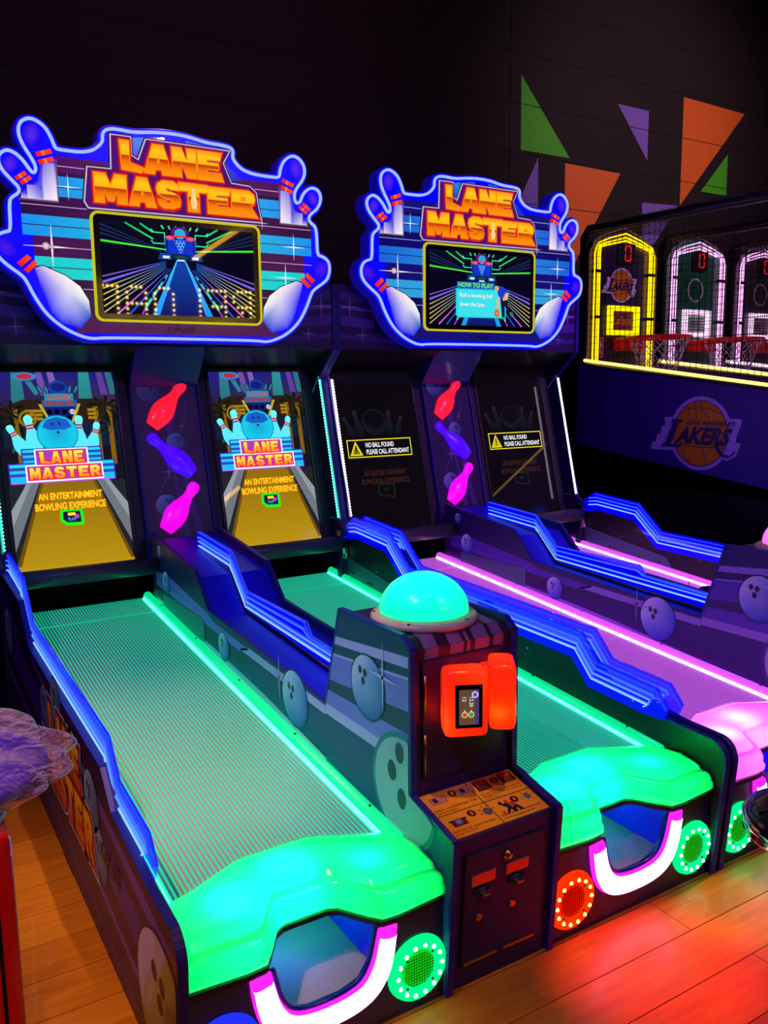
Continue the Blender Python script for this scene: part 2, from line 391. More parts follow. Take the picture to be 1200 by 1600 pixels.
NEON = [(-.403, 2.641), (-.337, 2.69), (-.338, 2.735), (-.312, 2.757), (-.269, 2.761), (-.196, 2.756), (-.099, 2.771), (-.008, 2.776), (.069, 2.772), (.147, 2.757), (.253, 2.756), (.289, 2.742), (.279, 2.696), (.348, 2.641),
        (.515, 2.637), (.531, 2.645), (.535, 2.680), (.558, 2.727), (.604, 2.757), (.647, 2.744), (.674, 2.704), (.669, 2.656), (.636, 2.612), (.613, 2.581), (.610, 2.543), (.624, 2.522), (.644, 2.534), (.656, 2.567), (.683, 2.598), (.72, 2.613), (.756, 2.596), (.764, 2.552), (.739, 2.505), (.701, 2.479), (.688, 2.455), (.700, 2.434), (.726, 2.42), (.734, 2.382), (.735, 2.275), (.763, 2.271), (.797, 2.254), (.809, 2.212), (.795, 2.158), (.76, 2.13), (.706, 2.095), (.688, 2.06), (.667, 2.008), (.62, 1.927), (.552, 1.867), (.478, 1.834), (.425, 1.823), (.38, 1.831),
        (-.38, 1.831), (-.43, 1.823), (-.485, 1.834), (-.56, 1.870), (-.628, 1.929), (-.675, 2.008), (-.697, 2.06), (-.715, 2.09), (-.773, 2.13), (-.812, 2.168), (-.824, 2.215), (-.805, 2.258), (-.77, 2.273), (-.75, 2.277), (-.749, 2.40), (-.735, 2.42), (-.709, 2.437), (-.702, 2.460), (-.735, 2.492), (-.775, 2.535), (-.782, 2.582), (-.75, 2.613), (-.715, 2.607), (-.68, 2.577), (-.656, 2.540), (-.640, 2.527), (-.629, 2.545), (-.637, 2.577), (-.682, 2.648), (-.694, 2.696), (-.681, 2.738), (-.637, 2.759), (-.585, 2.733), (-.560, 2.690), (-.545, 2.645), (-.53, 2.639)]
TY = 2.45
# chunky letters, drawn in a unit box
LET = {
 'L': [[(0, 1), (.42, 1), (.42, .26), (1.12, .12), (1.0, -.02), (.06, .03)]],
 'A': [[(.3, 1), (.68, 1), (1.02, 0), (.66, 0), (.62, .17), (.36, .17), (.31, 0), (-.04, 0)], [(.49, .68), (.57, .36), (.41, .36)]],
 'N': [[(0, 1), (.38, 1), (.64, .5), (.64, 1), (1, 1), (1, 0), (.64, 0), (.36, .52), (.36, 0), (0, 0)]],
 'E': [[(0, 1), (1, 1), (.93, .74), (.36, .74), (.36, .62), (.86, .62), (.86, .40), (.36, .40), (.36, .26), (.96, .26), (1.05, 0), (0, 0)]],
 'M': [[(0, 1), (.34, 1), (.5, .58), (.66, 1), (1, 1), (1, 0), (.72, 0), (.72, .5), (.58, .08), (.42, .08), (.28, .5), (.28, 0), (0, 0)]],
 'S': [[(.95, .72), (.9, .9), (.72, 1), (.28, 1), (.06, .88), (0, .7), (.06, .52), (.26, .42), (.6, .36), (.62, .26), (.5, .22), (.36, .26), (.34, .34), (0, .34), (.05, .12), (.26, 0), (.72, 0), (.95, .1), (1, .3), (.94, .48), (.74, .58), (.4, .64), (.38, .74), (.5, .78), (.6, .72)]],
 'T': [[(0, 1), (1, 1), (1, .74), (.68, .74), (.68, 0), (.32, 0), (.32, .74), (0, .74)]],
 'R': [[(0, 1), (.72, 1), (.92, .88), (.97, .68), (.9, .5), (.76, .42), (1.06, 0), (.66, 0), (.42, .36), (.36, .36), (.36, 0), (0, 0)], [(.36, .76), (.55, .76), (.6, .68), (.55, .6), (.36, .6)]],
}
LOGO = [('L', -.264, -.172, 2.585, 2.712), ('A', -.150, -.028, 2.585, 2.712), ('N', -.022, .090, 2.585, 2.712), ('E', .102, .218, 2.585, 2.712),
        ('M', -.387, -.246, 2.434, 2.558), ('A', -.228, -.114, 2.434, 2.558), ('S', -.104, .006, 2.432, 2.556), ('T', .004, .142, 2.432, 2.556), ('E', .146, .258, 2.432, 2.552), ('R', .267, .390, 2.432, 2.552)]
def letter_loops(ch, x0, x1, z0, z1): return [[(x0+a*(x1-x0), z0+b*(z1-z0)) for a, b in lp] for lp in LET[ch]]
def solid2d(name, loops, y0, y1, m, parent):
    """flat shape with holes, given thickness: front at y0 (towards the player), back at y1"""
    allp = [p for lp in loops for p in lp]; n = len(allp)
    tri = tessellate_polygon([[Vector((p[0], p[1], 0)) for p in lp] for lp in loops])
    v = [(p[0], y0, p[1]) for p in allp]+[(p[0], y1, p[1]) for p in allp]
    f = [tuple(t) for t in tri]+[tuple(k+n for k in reversed(t)) for t in tri]
    o = 0
    for lp in loops:
        k = len(lp)
        for i in range(k): a, b = o+i, o+(i+1) % k; f.append((a, b, b+n, a+n))
        o += k
    return raw(name, v, f, m, parent)
def pin_outline(L=1.): # bowling pin outline from base (0,0) along +u
    prof = [(0, .11), (.03, .125), (.12, .155), (.25, .19), (.36, .195), (.48, .165), (.60, .115), (.70, .085), (.76, .083), (.84, .10), (.91, .105), (.96, .09), (.99, .055), (1, .0)]
    return prof
def art_pin(P, base, head, layer, cols, bands='#ff2a10', width=1.):
    b = Vector(base); h = Vector(head); d = h-b; L = d.length; d.normalize(); n = Vector((-d.y, d.x)); pr = pin_outline()
    left = [tuple(b+d*L*u+n*L*w*width) for u, w in pr]; right = [tuple(b+d*L*u-n*L*w*width) for u, w in pr[:-1]]
    for i in range(len(pr)-1):
        u0, u1 = pr[i][0], pr[i+1][0]; c = lambda u: mixc(cols[0], cols[1], min(1, u*1.6)) if u < .62 else mixc(cols[1], cols[2], (u-.62)/.38)
        q = [left[i], left[i+1], (right[i+1] if i+1 < len(right) else left[i+1]), right[i]]
        if i+1 < len(right): P.poly(q, [c(u0), c(u1), c(u1), c(u0)], layer)
        else: P.poly([left[i], left[i+1], right[i]], [c(u0), c(u1), c(u0)], layer)
    for u0, u1 in ((.655, .70), (.725, .77)):
        w = .088*width*L; P.poly([tuple(b+d*L*u0+n*w), tuple(b+d*L*u1+n*w), tuple(b+d*L*u1-n*w), tuple(b+d*L*u0-n*w)], bands, layer+1)
def art_ball(P, x, y, r, layer, c0='#b8c4e8', c1='#1a5a9a', rim='#14304a', sx=1., hole='#1a2238', hx=-.3, hy=.25, clip=None):
    n = 32; cl = clip or (lambda q: q)
    P.poly([cl((x+1.06*r*sx*math.cos(2*math.pi*k/n), y+1.06*r*math.sin(2*math.pi*k/n))) for k in range(n)], rim, layer); pts = [(x-.25*r*sx, y+.2*r) if not clip else (x, y+.2*r)]; cols = [mixc(c0, c1, .25)]
    for k in range(n):
        a = 2*math.pi*k/n; pts.append(cl((x+r*sx*math.cos(a), y+r*math.sin(a)))); cols.append(mixc(c0, c1, max(0, min(1, .55-.6*math.cos(a-2.4)))))
    P._add(pts, [(0, 1+k, 1+(k+1) % n) for k in range(n)], [lin(c) for c in cols], layer+1)
    for dx, dy in ((-.14, .16), (.16, .12), (.04, -.17)): P.ell(x+(hx+dx)*r*sx, y+(hy+dy)*r, .115*r*sx, .135*r, hole, layer+2, n=14)

def build_machine(root, K):
    g = K
    # ---- side panels with printed outer art, guards of clear acrylic with neon lines
    for sx in (-1, 1):
        p = prism_x('side_panel', SIDE, sx*(HW-.010), sx*(HW-PT), BLACK if sx > 0 else NAVY, root)
        edge = [(a, b) for a, b in SIDE[1:-1]]
        bm = bmesh.new(); xm = sx*(HW-PT/2-.005)
        for (a, b), (c, d) in zip([SIDE[0]]+edge, edge):
            t = Vector((c-a, d-b)).normalized(); nn = Vector((-t.y, t.x))*.004
            bm_prism(bm, [(a+nn.x, b+nn.y), (c+nn.x, d+nn.y), (c-nn.x, d-nn.y), (a-nn.x, b-nn.y)], xm-.0115, xm+.0115, lambda y, z, x: (x, y, z))
        from_bm('edge_moulding', bm, TRIM, p)
        # art, mapped so that it reads from outside
        P = Paint(frame((sx*(HW-.010), 0, 0), (0, sx, 0), (0, 0, 1))); f = lambda y, z: (sx*y, z)
        P.poly([f(y, z) for y, z in SIDE], '#2a0c46', 0)
        def band(a, b, c, d, col, l=1): P.poly([f(*a), f(*b), f(*c), f(*d)], col, l)
        band((-.03, .40), (1.7, .60), (1.7, .575), (-.03, .35), '#6a3aa0')
        band((-.02, .31), (2.43, .60), (2.43, .46), (-.02, .21), '#4a2288')
        band((0, .14), (2.43, .38), (2.43, .34), (0, .11), '#6a3aa0')
        band((0, .05), (2.43, .20), (2.43, .12), (0, .03), '#3a1668')
        band((2.0, .62), (2.43, .75), (2.43, .6), (2.1, .55), '#1a4a86', 2)
        for (by_, bz_, br) in ((.10, .185, .195), (2.28, .55, .10)): art_ball(P, sx*by_, bz_, br, 4, '#c8b8d8', '#5a6a9a', '#20244a', hx=.1*sx, hy=.3, clip=(lambda q: (sx*max(sx*q[0], -.030*min(1, q[1]/.39)+.006), max(q[1], .004))))
        for (by_, bz_, br) in ((1.22, .56, .09), (1.44, .47, .09), (.74, .43, .09), (.66, .30, .08)): art_ball(P, sx*by_, bz_, br, 3, '#8ab0d0', '#1a4a7a', '#0e2038')
        # LANE MASTER lettering on the side
        w_ = -1 if sx < 0 else 1
        def lettering(txt, ya, yb, z0, z1, l):
            n = len(txt)
            for i, ch in enumerate(txt):
                a = ya+(yb-ya)*i/n; b = ya+(yb-ya)*(i+.88)/n
                if sx > 0: a, b = -a, -b
                for e_, c_, k_ in ((.030, '#d8d0e0', 0), (.022, '#3a1060', 1), (.012, '#c83018', 2)):
                    lp = letter_loops(ch, sx*a, sx*b, z0, z1)[0]; P.poly(grow(lp, e_), c_, l+k_)
                lps = letter_loops(ch, sx*a, sx*b, z0, z1)
                allp = [q for lp in lps for q in lp]; tri = tessellate_polygon([[Vector((*q, 0)) for q in lp] for lp in lps])
                P._add(allp, [tuple(t) for t in tri], [lin(mixc('#d05a10', '#ffd020', (q[1]-z0)/(z1-z0))) for q in allp], l+3)
        if sx < 0: lettering('LANE', 1.36, .86, .40, .53, 9); lettering('MASTER', 1.50, .72, .23, .37, 9)
        else: lettering('LANE', .86, 1.36, .40, .53, 9); lettering('MASTER', .72, 1.50, .23, .37, 9)
        P.text('UNIS', *( (-.65, .31, -.43, .365) if False else (sx*.64 if sx < 0 else .43, .31, sx*.43 if sx < 0 else .64, .365)), '#1a0838', 12, .02, .3)
        P.build('panel_art', PRINT, p)
        # acrylic guard standing on the panel
        gx = sx*(HW-PT-.006)
        low = [(a, b) for a, b in offset(GUARD, .115, False)]
        low = [(GUARD[0][0]+.02, GUARD[0][1]-.045)]+low[1:-1]+[(2.43, .75)]
        gp = prism_x('guard_pane', GUARD+list(reversed(low)), gx-.004, gx+.004, g['acryl'], root)
        for k in range(4):
            path = offset(GUARD, .012+.0215*k, False); path = path[1:-1] if k else path[:-1]
            if k: path = [(path[0][0]-.02+.012*k, path[0][1]-.012)]+path+[(2.39, path[-1][1]-.01)]
            for q in (-1, 1):
                tube('neon_line', [(gx+q*.0055, a, b) for a, b in path], .0033 if k else .0026, g['neon'][k], gp, 5)
        for yy in (.34, .9, 1.5, 2.1, 2.36):
            z_ = [b for a, b in [(yy, lane_z(yy)+.13)]][0]
            lathe('screw', [(.001, 0), (.006, 0), (.004, .003), (.001, .0035)], CHROME, gp, frame((gx-sx*.004, yy, min(z_, .66 if yy < 1.9 else .78)), (0, 1, 0), (0, 0, -sx)), 8)
        # inner lining with a screwed metal plate near the lane end
        ix = sx*(HW-PT)
        lin_ = prism_x('lane_side_plate', [(1.68, lane_z(1.68)+.01), (2.44, lane_z(2.44)+.01), (2.44, lane_z(2.44)+.13), (1.74, lane_z(1.74)+.085)], ix-sx*.004, ix, mat('teal grey metal', '#5a7a8a', .35, .6), root)
        for yy, zz in ((2.36, .05), (2.2, .04), (2.16, .045), (1.95, .04), (1.8, .04)):
            lathe('bolt', [(.001, 0), (.006, 0), (.005, .004), (.001, .004)], BLACK, lin_, frame((ix-sx*.004, yy, lane_z(yy)+zz), (0, 1, 0), (0, 0, -sx)), 8)
    # ---- centre spine with the two troughs
    TP = [(2.56, .87), (1.91, .80), (1.75, .652), (.60, .588)]
    sp = prism_x('centre_spine', [(.60, 0), (2.56, 0)]+[(a, b-.035) for a, b in TP], -.166, .166, mat('trough blue', '#0808c8', .45), root)
    for sx in (-1, 1):
        wl = prism_x('spine_wall', [(.60, 0), (2.56, 0)]+TP, sx*.166, sx*.18, NAVY, root)
        bm = bmesh.new()
        for (a, b), (c, d) in zip(TP, TP[1:]):
            t = Vector((c-a, d-b)).normalized(); nn = Vector((-t.y, t.x))*.004
            bm_prism(bm, [(a+nn.x, b+nn.y), (c+nn.x, d+nn.y), (c-nn.x, d-nn.y), (a-nn.x, b-nn.y)], sx*.1645, sx*.1815, lambda y, z, x: (x, y, z))
        from_bm('edge_moulding', bm, TRIM, wl)
        P = Paint(frame((sx*.18, 0, 0), (0, sx, 0), (0, 0, 1))); f = lambda y, z: (sx*y, z)
        P.poly([f(a, b) for a, b in [(.60, .38), (2.56, .53)]+TP], g['art_dark'], 0)
        for pts, c in (([(.60, .585), (1.30, .607), (1.40, .578), (.60, .553)], g['art_light']), ([(.60, .545), (1.2, .56), (1.6, .5), (.60, .42)], g['art_deep']), ([(1.3, .60), (2.5, .66), (2.5, .62), (1.4, .57)], g['art_mid']), ([(1.75, .64), (2.27, .70), (2.5, .69), (2.5, .665), (1.7, .62)], g['art_mid']), ([(.60, .40), (1.2, .47), (2.5, .56), (2.5, .545), (1.2, .44), (.6, .385)], g['art_light'])):
            P.poly([f(*q) for q in pts], c, 1)
        for y_, z_, r_ in ((.895, .535, .098), (1.572, .542, .058), (2.33, .66, .056), (2.42, .80, .03)): art_ball(P, sx*y_, z_, r_, 3, g['ball0'], g['ball1'], g['ballrim'], hx=.3*sx, hy=.2)
        P.flare(sx*1.02, .575, .10, g['art_light'], 6); P.build('wall_art', PRINT, wl)
        box('side_hatch', sx*.18, sx*.183, 1.80, 2.39, lane_z(2.1)+.005, lane_z(2.1)+.105, mat('teal grey metal', '#5a7a8a', .35, .6), wl)
    CT = [(.62, .648), (1.13, .668), (1.17, .714), (1.757, .714), (1.93, .866), (2.36, .893)]
    CB = [(2.40, .79), (1.91, .75), (1.745, .61), (.62, .552)]
    dp = prism_x('divider_pane', CT+CB, -.004, .004, g['acryl'], root)
    base_ = [(.62, .62), (1.745, .692), (1.915, .842), (2.345, .872)]
    for k in range(4):
        pth = [(a, b-.023*k+.006) for a, b in ([(.62, .640), (1.13, .660), (1.17, .706), (1.757, .706), (1.93, .858), (2.35, .885)] if k < 2 else [(.62, .668), (1.757, .706), (1.93, .858), (2.35, .885)])]
        if k == 1: pth = [(.62, .640), (1.14, .664), (1.185, .683), (1.757, .690), (1.935, .836), (2.355, .864)]
        for q in (-1, 1): tube('neon_line', [(q*.0055, a, b) for a, b in pth], .0034, g['neon'][k], dp, 5)
    tube('pane_rail', [(0, .62, .562), (0, 1.745, .622), (0, 1.905, .765), (0, 2.50, .815)], .011, NAVY, dp, 8)
    def interp(t, x):
        for (a, b), (c, d) in zip(t, t[1:]):
            if a <= x <= c: return b+(d-b)*(x-a)/(c-a)
        return t[0][1] if x < t[0][0] else t[-1][1]
    BK = [(-.345, .232), (-.24, .262), (-.15, .302), (-.09, .328), (.11, .332), (.18, .300), (.28, .256), (.345, .232)]
    # ---- lanes
    for sd in (-1, 1):
        cx = sd*LC; ya, yb = .16, 2.60
        nx = 47; vv = []; ff = []
        for k in range(nx):
            x = -LW+2*LW*k/(nx-1); y0 = interp(BK, x)+.006
            vv += [(cx+x, y0, lane_z(y0)), (cx+x, yb, lane_z(yb)), (cx+x, yb, lane_z(yb)-.02), (cx+x, y0, lane_z(y0)-.02)]
            if k:
                o_ = 4*(k-1)
                for a in range(4): ff.append((o_+a, o_+(a+1) % 4, o_+4+(a+1) % 4, o_+4+a))
        ff += [(0, 1, 2, 3), (4*nx-1, 4*nx-2, 4*nx-3, 4*nx-4)]
        ln = raw('lane', vv, ff, g['lane'], root)
        bm = bmesh.new(); nrib = 46; w0 = .62/nrib
        for k in range(nrib):
            x = cx-.31+w0*(k+.5); ya = interp(BK, x-cx)+.004
            bm_prism(bm, [(ya, lane_z(ya)-.001), (yb-.005, lane_z(yb)-.001), (yb-.005, lane_z(yb)+.0022), (ya, lane_z(ya)+.0022)], x-w0*.19, x+w0*.19, lambda y, z, x: (x, y, z))
        rb = from_bm('lane_ribs', bm, g['rib'], ln); rb['kind'] = 'stuff'
        box('cross_joint', cx-.31, cx+.31, 2.36, 2.366, lane_z(2.36)-.002, lane_z(2.36)+.003, g['rib'], ln)
        for s2 in (-1, 1):
            x = cx+s2*(LW-.020)
            pth = [(x, .20, lane_z(.20)+.012), (x, yb-.01, lane_z(yb)+.012)]
            bm = bmesh.new(); bm_tube(bm, pth, .021, 10); from_bm('gutter_strip', bm, g['gutter'], ln, True)
            xi = cx+s2*(LW-.043)
            box_ = prism_x('led_line', [(.22, lane_z(.22)+.001), (yb-.02, lane_z(yb-.02)+.001), (yb-.02, lane_z(yb-.02)+.009), (.22, lane_z(.22)+.009)], xi-.003, xi+.003, g['ledline'], ln)
        # screws along the strips
        for q in range(5):
            yy = .35+q*.5; lathe('strip_screw', [(.001, 0), (.005, 0), (.004, .003), (.001, .003)], DARKMETAL, ln, Matrix.Translation((cx+.325, yy, lane_z(yy)+.032)), 8)
        # pit behind the lane, and the padded roller above it
        prism_x('pit_lining', [(2.60, .0), (2.92, .0), (2.92, .80), (2.66, .80), (2.86, .70), (2.86, .3), (2.60, .3)], cx-LW, cx+LW, mat('pit black', '#050508', .9), root)
        rl = tube('padded_roller', [(cx-.335, 2.455, .727), (cx+.335, 2.455, .727)], .042, mat('roller vinyl', '#3a3640', .45), root, 20)
        for s2 in (-1, 1): tube('end_cap', [(cx+s2*.333, 2.455, .727), (cx+s2*.343, 2.455, .727)], .03, BLACK, rl, 16)
    # ---- front bumpers (milky mouldings lit from inside)
    FR = [(-.345, .004), (-.20, -.006), (-.155, -.002), (-.13, .03), (-.085, .098), (-.06, .112), (.06, .112), (.085, .098), (.13, .03), (.155, -.002), (.20, -.006), (.345, .004)]
    xs = sorted(set([-.345+.69*k/46 for k in range(47)]+[a for a, _ in FR]))
    for sd in (-1, 1):
        cx = sd*LC; rows = []
        for x in xs:
            e = min(1, (abs(x)-.22)/.125) if abs(x) > .22 else 0; e = e**3*.016
            yb, yf = interp(BK, x), interp(FR, x); yb = max(yb, yf+.12); zl = lane_z(yb)
            rows.append([(x, yb+.012, zl-.004), (x, yb, zl+.014-e*.3), (x, yb-.03, zl+.020-e*.5), (x, yf+(yb-yf)*.55, .378-e*.5), (x, yf+.07, .378-e), (x, yf+.052, .373-e), (x, yf+.044, .362-e), (x, yf+.036, .360-e), (x, yf+.028, .363-e), (x, yf+.014, .360-e), (x, yf+.005, .347-e), (x, yf+.004, .333), (x, yf+.004, .325), (x, yf-.005, .319), (x, yf-.004, .300), (x, yf+.008, .289), (x, yf+.03, .286), (x, yb, .286)])
        v = [(cx+a, b, c) for r in rows for a, b, c in r]; m_ = len(rows[0]); f_ = []
        for i in range(len(rows)-1):
            for j in range(m_): f_.append((i*m_+j, i*m_+(j+1) % m_, (i+1)*m_+(j+1) % m_, (i+1)*m_+j))
        f_ += [tuple(range(m_)), tuple(reversed([(len(rows)-1)*m_+j for j in range(m_)]))]
        bu = raw('front_bumper', v, f_, g['bumper'], root, True)
        for lx, ly, pw in ((-.17, .150, 1.25), (0, .215, 1.2), (.19, .135, .55)):
            lamp('bumper_lamp', 'POINT', (cx+lx, ly, .316), g['bump_power']*pw, g['bump_col'], bu, .02)
        bm = bmesh.new()
        fr2 = [(x, interp(FR, x)) for x in xs]
        bm_prism(bm, [(cx+x, y+.004) for x, y in fr2]+[(cx+.345, .21), (cx-.345, .21)], .272, .2855, lambda x, y, z: (x, y, z)); from_bm('bumper_gasket', bm, BLACK, bu)
        # front panel with the ball pocket cut into it
        yf = .012
        pk = [(.142, .285), (.136, .24), (.122, .185), (.095, .145), (.04, .131), (-.04, .131), (-.095, .145), (-.122, .185), (-.136, .24), (-.142, .285)]
        fp = prism_y('front_panel', [(cx-.345, .0), (cx+.345, .0), (cx+.345, .272)]+[(cx+a, min(b, .272)) for a, b in pk]+[(cx-.345, .272)], yf, yf+.015, NAVY, root)
        BL = mat('pocket blue', '#1818d0', .35, coat=.3)
        pkt = box('ball_pocket', cx-.17, cx+.17, .34, .35, .118, .27, BL, root)
        box('pocket_floor', cx-.17, cx+.17, yf+.016, .34, .118, .128, mat('grey carpet', '#a89a80', .9), pkt)
        for s2 in (-1, 1): box('pocket_side', cx+s2*.165-.005, cx+s2*.165+.005, yf+.016, .34, .128, .27, BL, pkt)
        box('pocket_step', cx-.16, cx-.02, .29, .335, .20, .208, BL, pkt, .002)
        lamp('pocket_lamp', 'POINT', (cx-.03, .20, .258), 1.6, (.03, .03, 1), pkt, .01)
        inner = [(a, b) for a, b in pk]; outer = [(.196, .268), (.190, .20), (.172, .135), (.130, .088), (.06, .066), (-.06, .066), (-.130, .088), (-.172, .135), (-.190, .20), (-.196, .268)]
        inn = chaikin([(a, min(b, .268)) for a, b in inner], 2, False); outer = chaikin(outer, 2, False)
        bm = bmesh.new(); n_ = len(inn)
        fr = [[bm.verts.new((cx+a, yf-.002, b)) for a, b in outer], [bm.verts.new((cx+a*.985, yf-.018, b+.003)) for a, b in outer], [bm.verts.new((cx+a*1.03, yf-.018, b-.003)) for a, b in inn], [bm.verts.new((cx+a, yf-.002, b)) for a, b in inn]]
        for r0, r1 in zip(fr, fr[1:]+fr[:1]):
            for i in range(n_-1): bm.faces.new((r0[i], r0[i+1], r1[i+1], r1[i]))
        bm.faces.new([r[0] for r in fr]); bm.faces.new([r[-1] for r in reversed(fr)])
        from_bm('light_frame', bm, glow('magenta frame edge', (1, .02, .9), 1.1), pkt)
        bm = bmesh.new(); mid = [((a+c)/2, min((b+d)/2, .245)) for (a, b), (c, d) in zip(outer, inn)]; wv = [(Vector((a, b))-Vector((c, d)))*.43 for (a, b), (c, d) in zip(outer, inn)]
        ra = [[bm.verts.new((cx+a+sg*q.x, yf-hh, b+sg*q.y)) for (a, b), q in zip(mid, wv)] for sg, hh in ((1, .018), (.8, .024), (-.8, .024), (-1, .018))]
        for r0, r1 in zip(ra, ra[1:]):
            for i in range(n_-1): bm.faces.new((r0[i], r0[i+1], r1[i+1], r1[i]))
        from_bm('light_core', bm, g['uframe'], pkt)
        tube('pocket_lip', [(cx+a*.97, yf-.004, b+.004) for a, b in inn], .006, mat('lip blue', '#1a1a90', .2, coat=.6), pkt, 6)
        # speakers with LED rings
        for s2 in (-1, 1):
            colk = g['spk'][(sd, s2)]; sxp, szp = cx+s2*.262, .116
            M = frame((sxp, yf, szp), (1, 0, 0), (0, 0, 1))
            ringc, ledc = SPK[colk]
            s_ = lathe('speaker', [(.050, .004), (.058, .016), (.074, .017), (.086, .010), (.089, .0), (.05, .0)], ringc, root, M, 32)
            lathe('speaker_grille', [(.001, .012), (.03, .011), (.048, .007), (.052, .003), (.001, .002)], SPKG[colk], s_, M, 28)
            bm = bmesh.new()
            for a in range(-5, 6):
                h = math.sqrt(max(0, .046**2-(a*.008)**2))
                bm_box(bm, (a*.008, 0, .0125), (.0007, 2*h, .0015)); bm_box(bm, (0, a*.008, .0125), (2*h, .0007, .0015))
            bmesh.ops.transform(bm, matrix=M, verts=bm.verts); gm = from_bm('grille_mesh', bm, BLACK, s_); gm['kind'] = 'stuff'
            for a in range(14):
                t = a*2*math.pi/14; lathe('led', [(.001, 0), (.006, 0), (.0055, .004), (.003, .007), (.001, .0075)], ledc, s_, M @ Matrix.Translation((.067*math.cos(t), .067*math.sin(t), .015)), 8)
            for a in range(4):
                t = math.pi/4+a*math.pi/2; lathe('screw', [(.001, 0), (.004, 0), (.003, .003), (.001, .003)], BLACK, s_, M @ Matrix.Translation((.055*math.cos(t), .055*math.sin(t), .015)), 6)
    build_console(root, g); build_cabinet(root, g); build_topper(root, g)
SPK = {'green': (glow('green speaker ring', (0, .95, .25), 1.1), glow('green led', (.35, 1, .75), 9)), 'orange': (glow('red speaker ring', (1, .03, 0), 1.1), glow('amber led', (1, .5, .08), 7)), 'blue': (glow('blue speaker ring', (.02, .03, 1), 1.0), glow('blue led', (.3, .4, 1), 6))}
SPKG = {'green': mat('green lit cone', '#0a8a10', .6, emit='#00d010', es=.9), 'orange': mat('red lit cone', '#a01008', .6, emit='#ff1400', es=.7), 'blue': mat('blue lit cone', '#101080', .6, emit='#1010e0', es=.4)}  # cone emission stands in for the ring LEDs' light on it
CPROF = [(.0, 0), (-.031, .449), (.165, .491), (.167, .903), (.207, .932), (.558, .928), (.661, .593), (.661, 0)]
def build_console(root, g):
    inn = [(.012, .0), (-.018, .441), (.175, .482), (.178, .895), (.212, .921), (.552, .917), (.65, .593), (.65, 0)]
    cb = prism_x('console', inn, -.168, .168, mat('console purple', '#1e1450', .5), root)
    for sx in (-1, 1):
        pn = prism_x('console_side', CPROF, sx*.168, sx*.184, NAVY, root)
        bm = bmesh.new()
        for (a, b), (c, d) in zip(CPROF, CPROF[1:-1]):
            t = Vector((c-a, d-b)).normalized(); nn = Vector((-t.y, t.x))*.005
            bm_prism(bm, [(a+nn.x, b+nn.y), (c+nn.x, d+nn.y), (c-nn.x, d-nn.y), (a-nn.x, b-nn.y)], sx*.167, sx*.1855, lambda y, z, x: (x, y, z))
        from_bm('edge_moulding', bm, TRIM, pn)
        P = Paint(frame((sx*.184, 0, 0), (0, sx, 0), (0, 0, 1))); f = lambda y, z: (sx*y, z)
        P.poly([f(*q) for q in CPROF], g['art_dark'], 0)
        for pts, c in (([(.585, .838), (.172, .884), (.172, .852), (.593, .812)], g['art_light']), ([(.608, .772), (.172, .820), (.172, .731), (.625, .687)], g['art_mid']), ([(.606, .779), (.172, .828), (.172, .820), (.608, .772)], g['art_light']),
                       ([(.640, .650), (.172, .667), (.172, .600), (.655, .600)], g['art_mid']), ([(.655, .600), (.172, .600), (.172, .565), (.66, .565)], g['art_light']), ([(.66, .565), (.172, .565), (.16, .492), (.0, .455), (-.02, .30), (.66, .42)], g['art_deep']), ([(-.02, .30), (.66, .42), (.66, 0), (0, 0)], g['art_low'])):
            P.poly([f(*q) for q in pts], c, 1)
        art_ball(P, sx*.387, .735, .094, 4, g['ball0'], g['ball1'], g['ballrim'], hx=.3*sx, hy=.3)
        # big ball, cut by the panel edge
        cy_, cz_, r_ = .20, .495, .155
        def cut(r):
            pts = []
            for k in range(48):
                a = 2*math.pi*k/48; y, z = cy_+r*math.cos(a), cz_+r*math.sin(a)
                ymin = .172 if z > .492 else max(-.03, .165-(.491-z)*4.67) if z > .449 else -.027
                pts.append((max(y, ymin), z))
            return pts
        P.poly([f(*q) for q in cut(.163)], g['ballrim2'], 5); P.poly([f(*q) for q in cut(.148)], g['bigball'], 6)
        for y_, z_ in ((.215, .60), (.255, .535), (.205, .47)): P.ell(sx*y_, z_, .022, .030, g['ballrim'], 8)
        P.flare(sx*.30, .79, .11, '#d8d8f0', 9); P.build('side_art', PRINT, pn)
    # striped print over the top and its front bevel
    for (ya, za, yb, zb) in ((.212, .921, .552, .917), (.178, .895, .212, .921), (.178, .86, .178, .895)):
        d = Vector((0, yb-ya, zb-za)); L = d.length; P = Paint(frame((0, ya, za), (1, 0, 0), d))
        P.rect(-.167, 0, .167, L, '#2a1428', 0)
        for a, b in ((-.13, -.085), (-.045, .0), (.012, .022), (.04, .09), (.105, .14)):
            s0, s1 = (-.03*(.552-ya)/.34 if za > .92 else 0), 0
            P.poly([(a+(.0), 0), (b, 0), (b+(.06 if za > .92 else .004), L), (a+(.06 if za > .92 else .004), L)], '#8a5a80', 1)
        P.build('top_print', PRINT, cb)
    # dome lamp
    dc = Vector((-.012, .352, .919))
    dome = lathe('dome_lamp', [(.128, .028)]+[(.132*math.cos(math.radians(a)), .030+.112*math.sin(math.radians(a))) for a in range(0, 90, 9)]+[(.001, .142)], g['dome'], root, Matrix.Translation(dc), 40)
    lathe('dome_flange', [(.120, .0), (.150, .0), (.158, .008), (.157, .018), (.150, .024), (.135, .026), (.126, .03)], mat('cream plastic', '#d8c89a', .4, coat=.2), dome, Matrix.Translation(dc), 40)
    for a in range(5): t = -1.2+a*1.257; lathe('flange_screw', [(.001, 0), (.006, 0), (.005, .004), (.001, .004)], DARKMETAL, dome, Matrix.Translation(dc+Vector((.146*math.cos(t), .146*math.sin(t), .022))), 8)
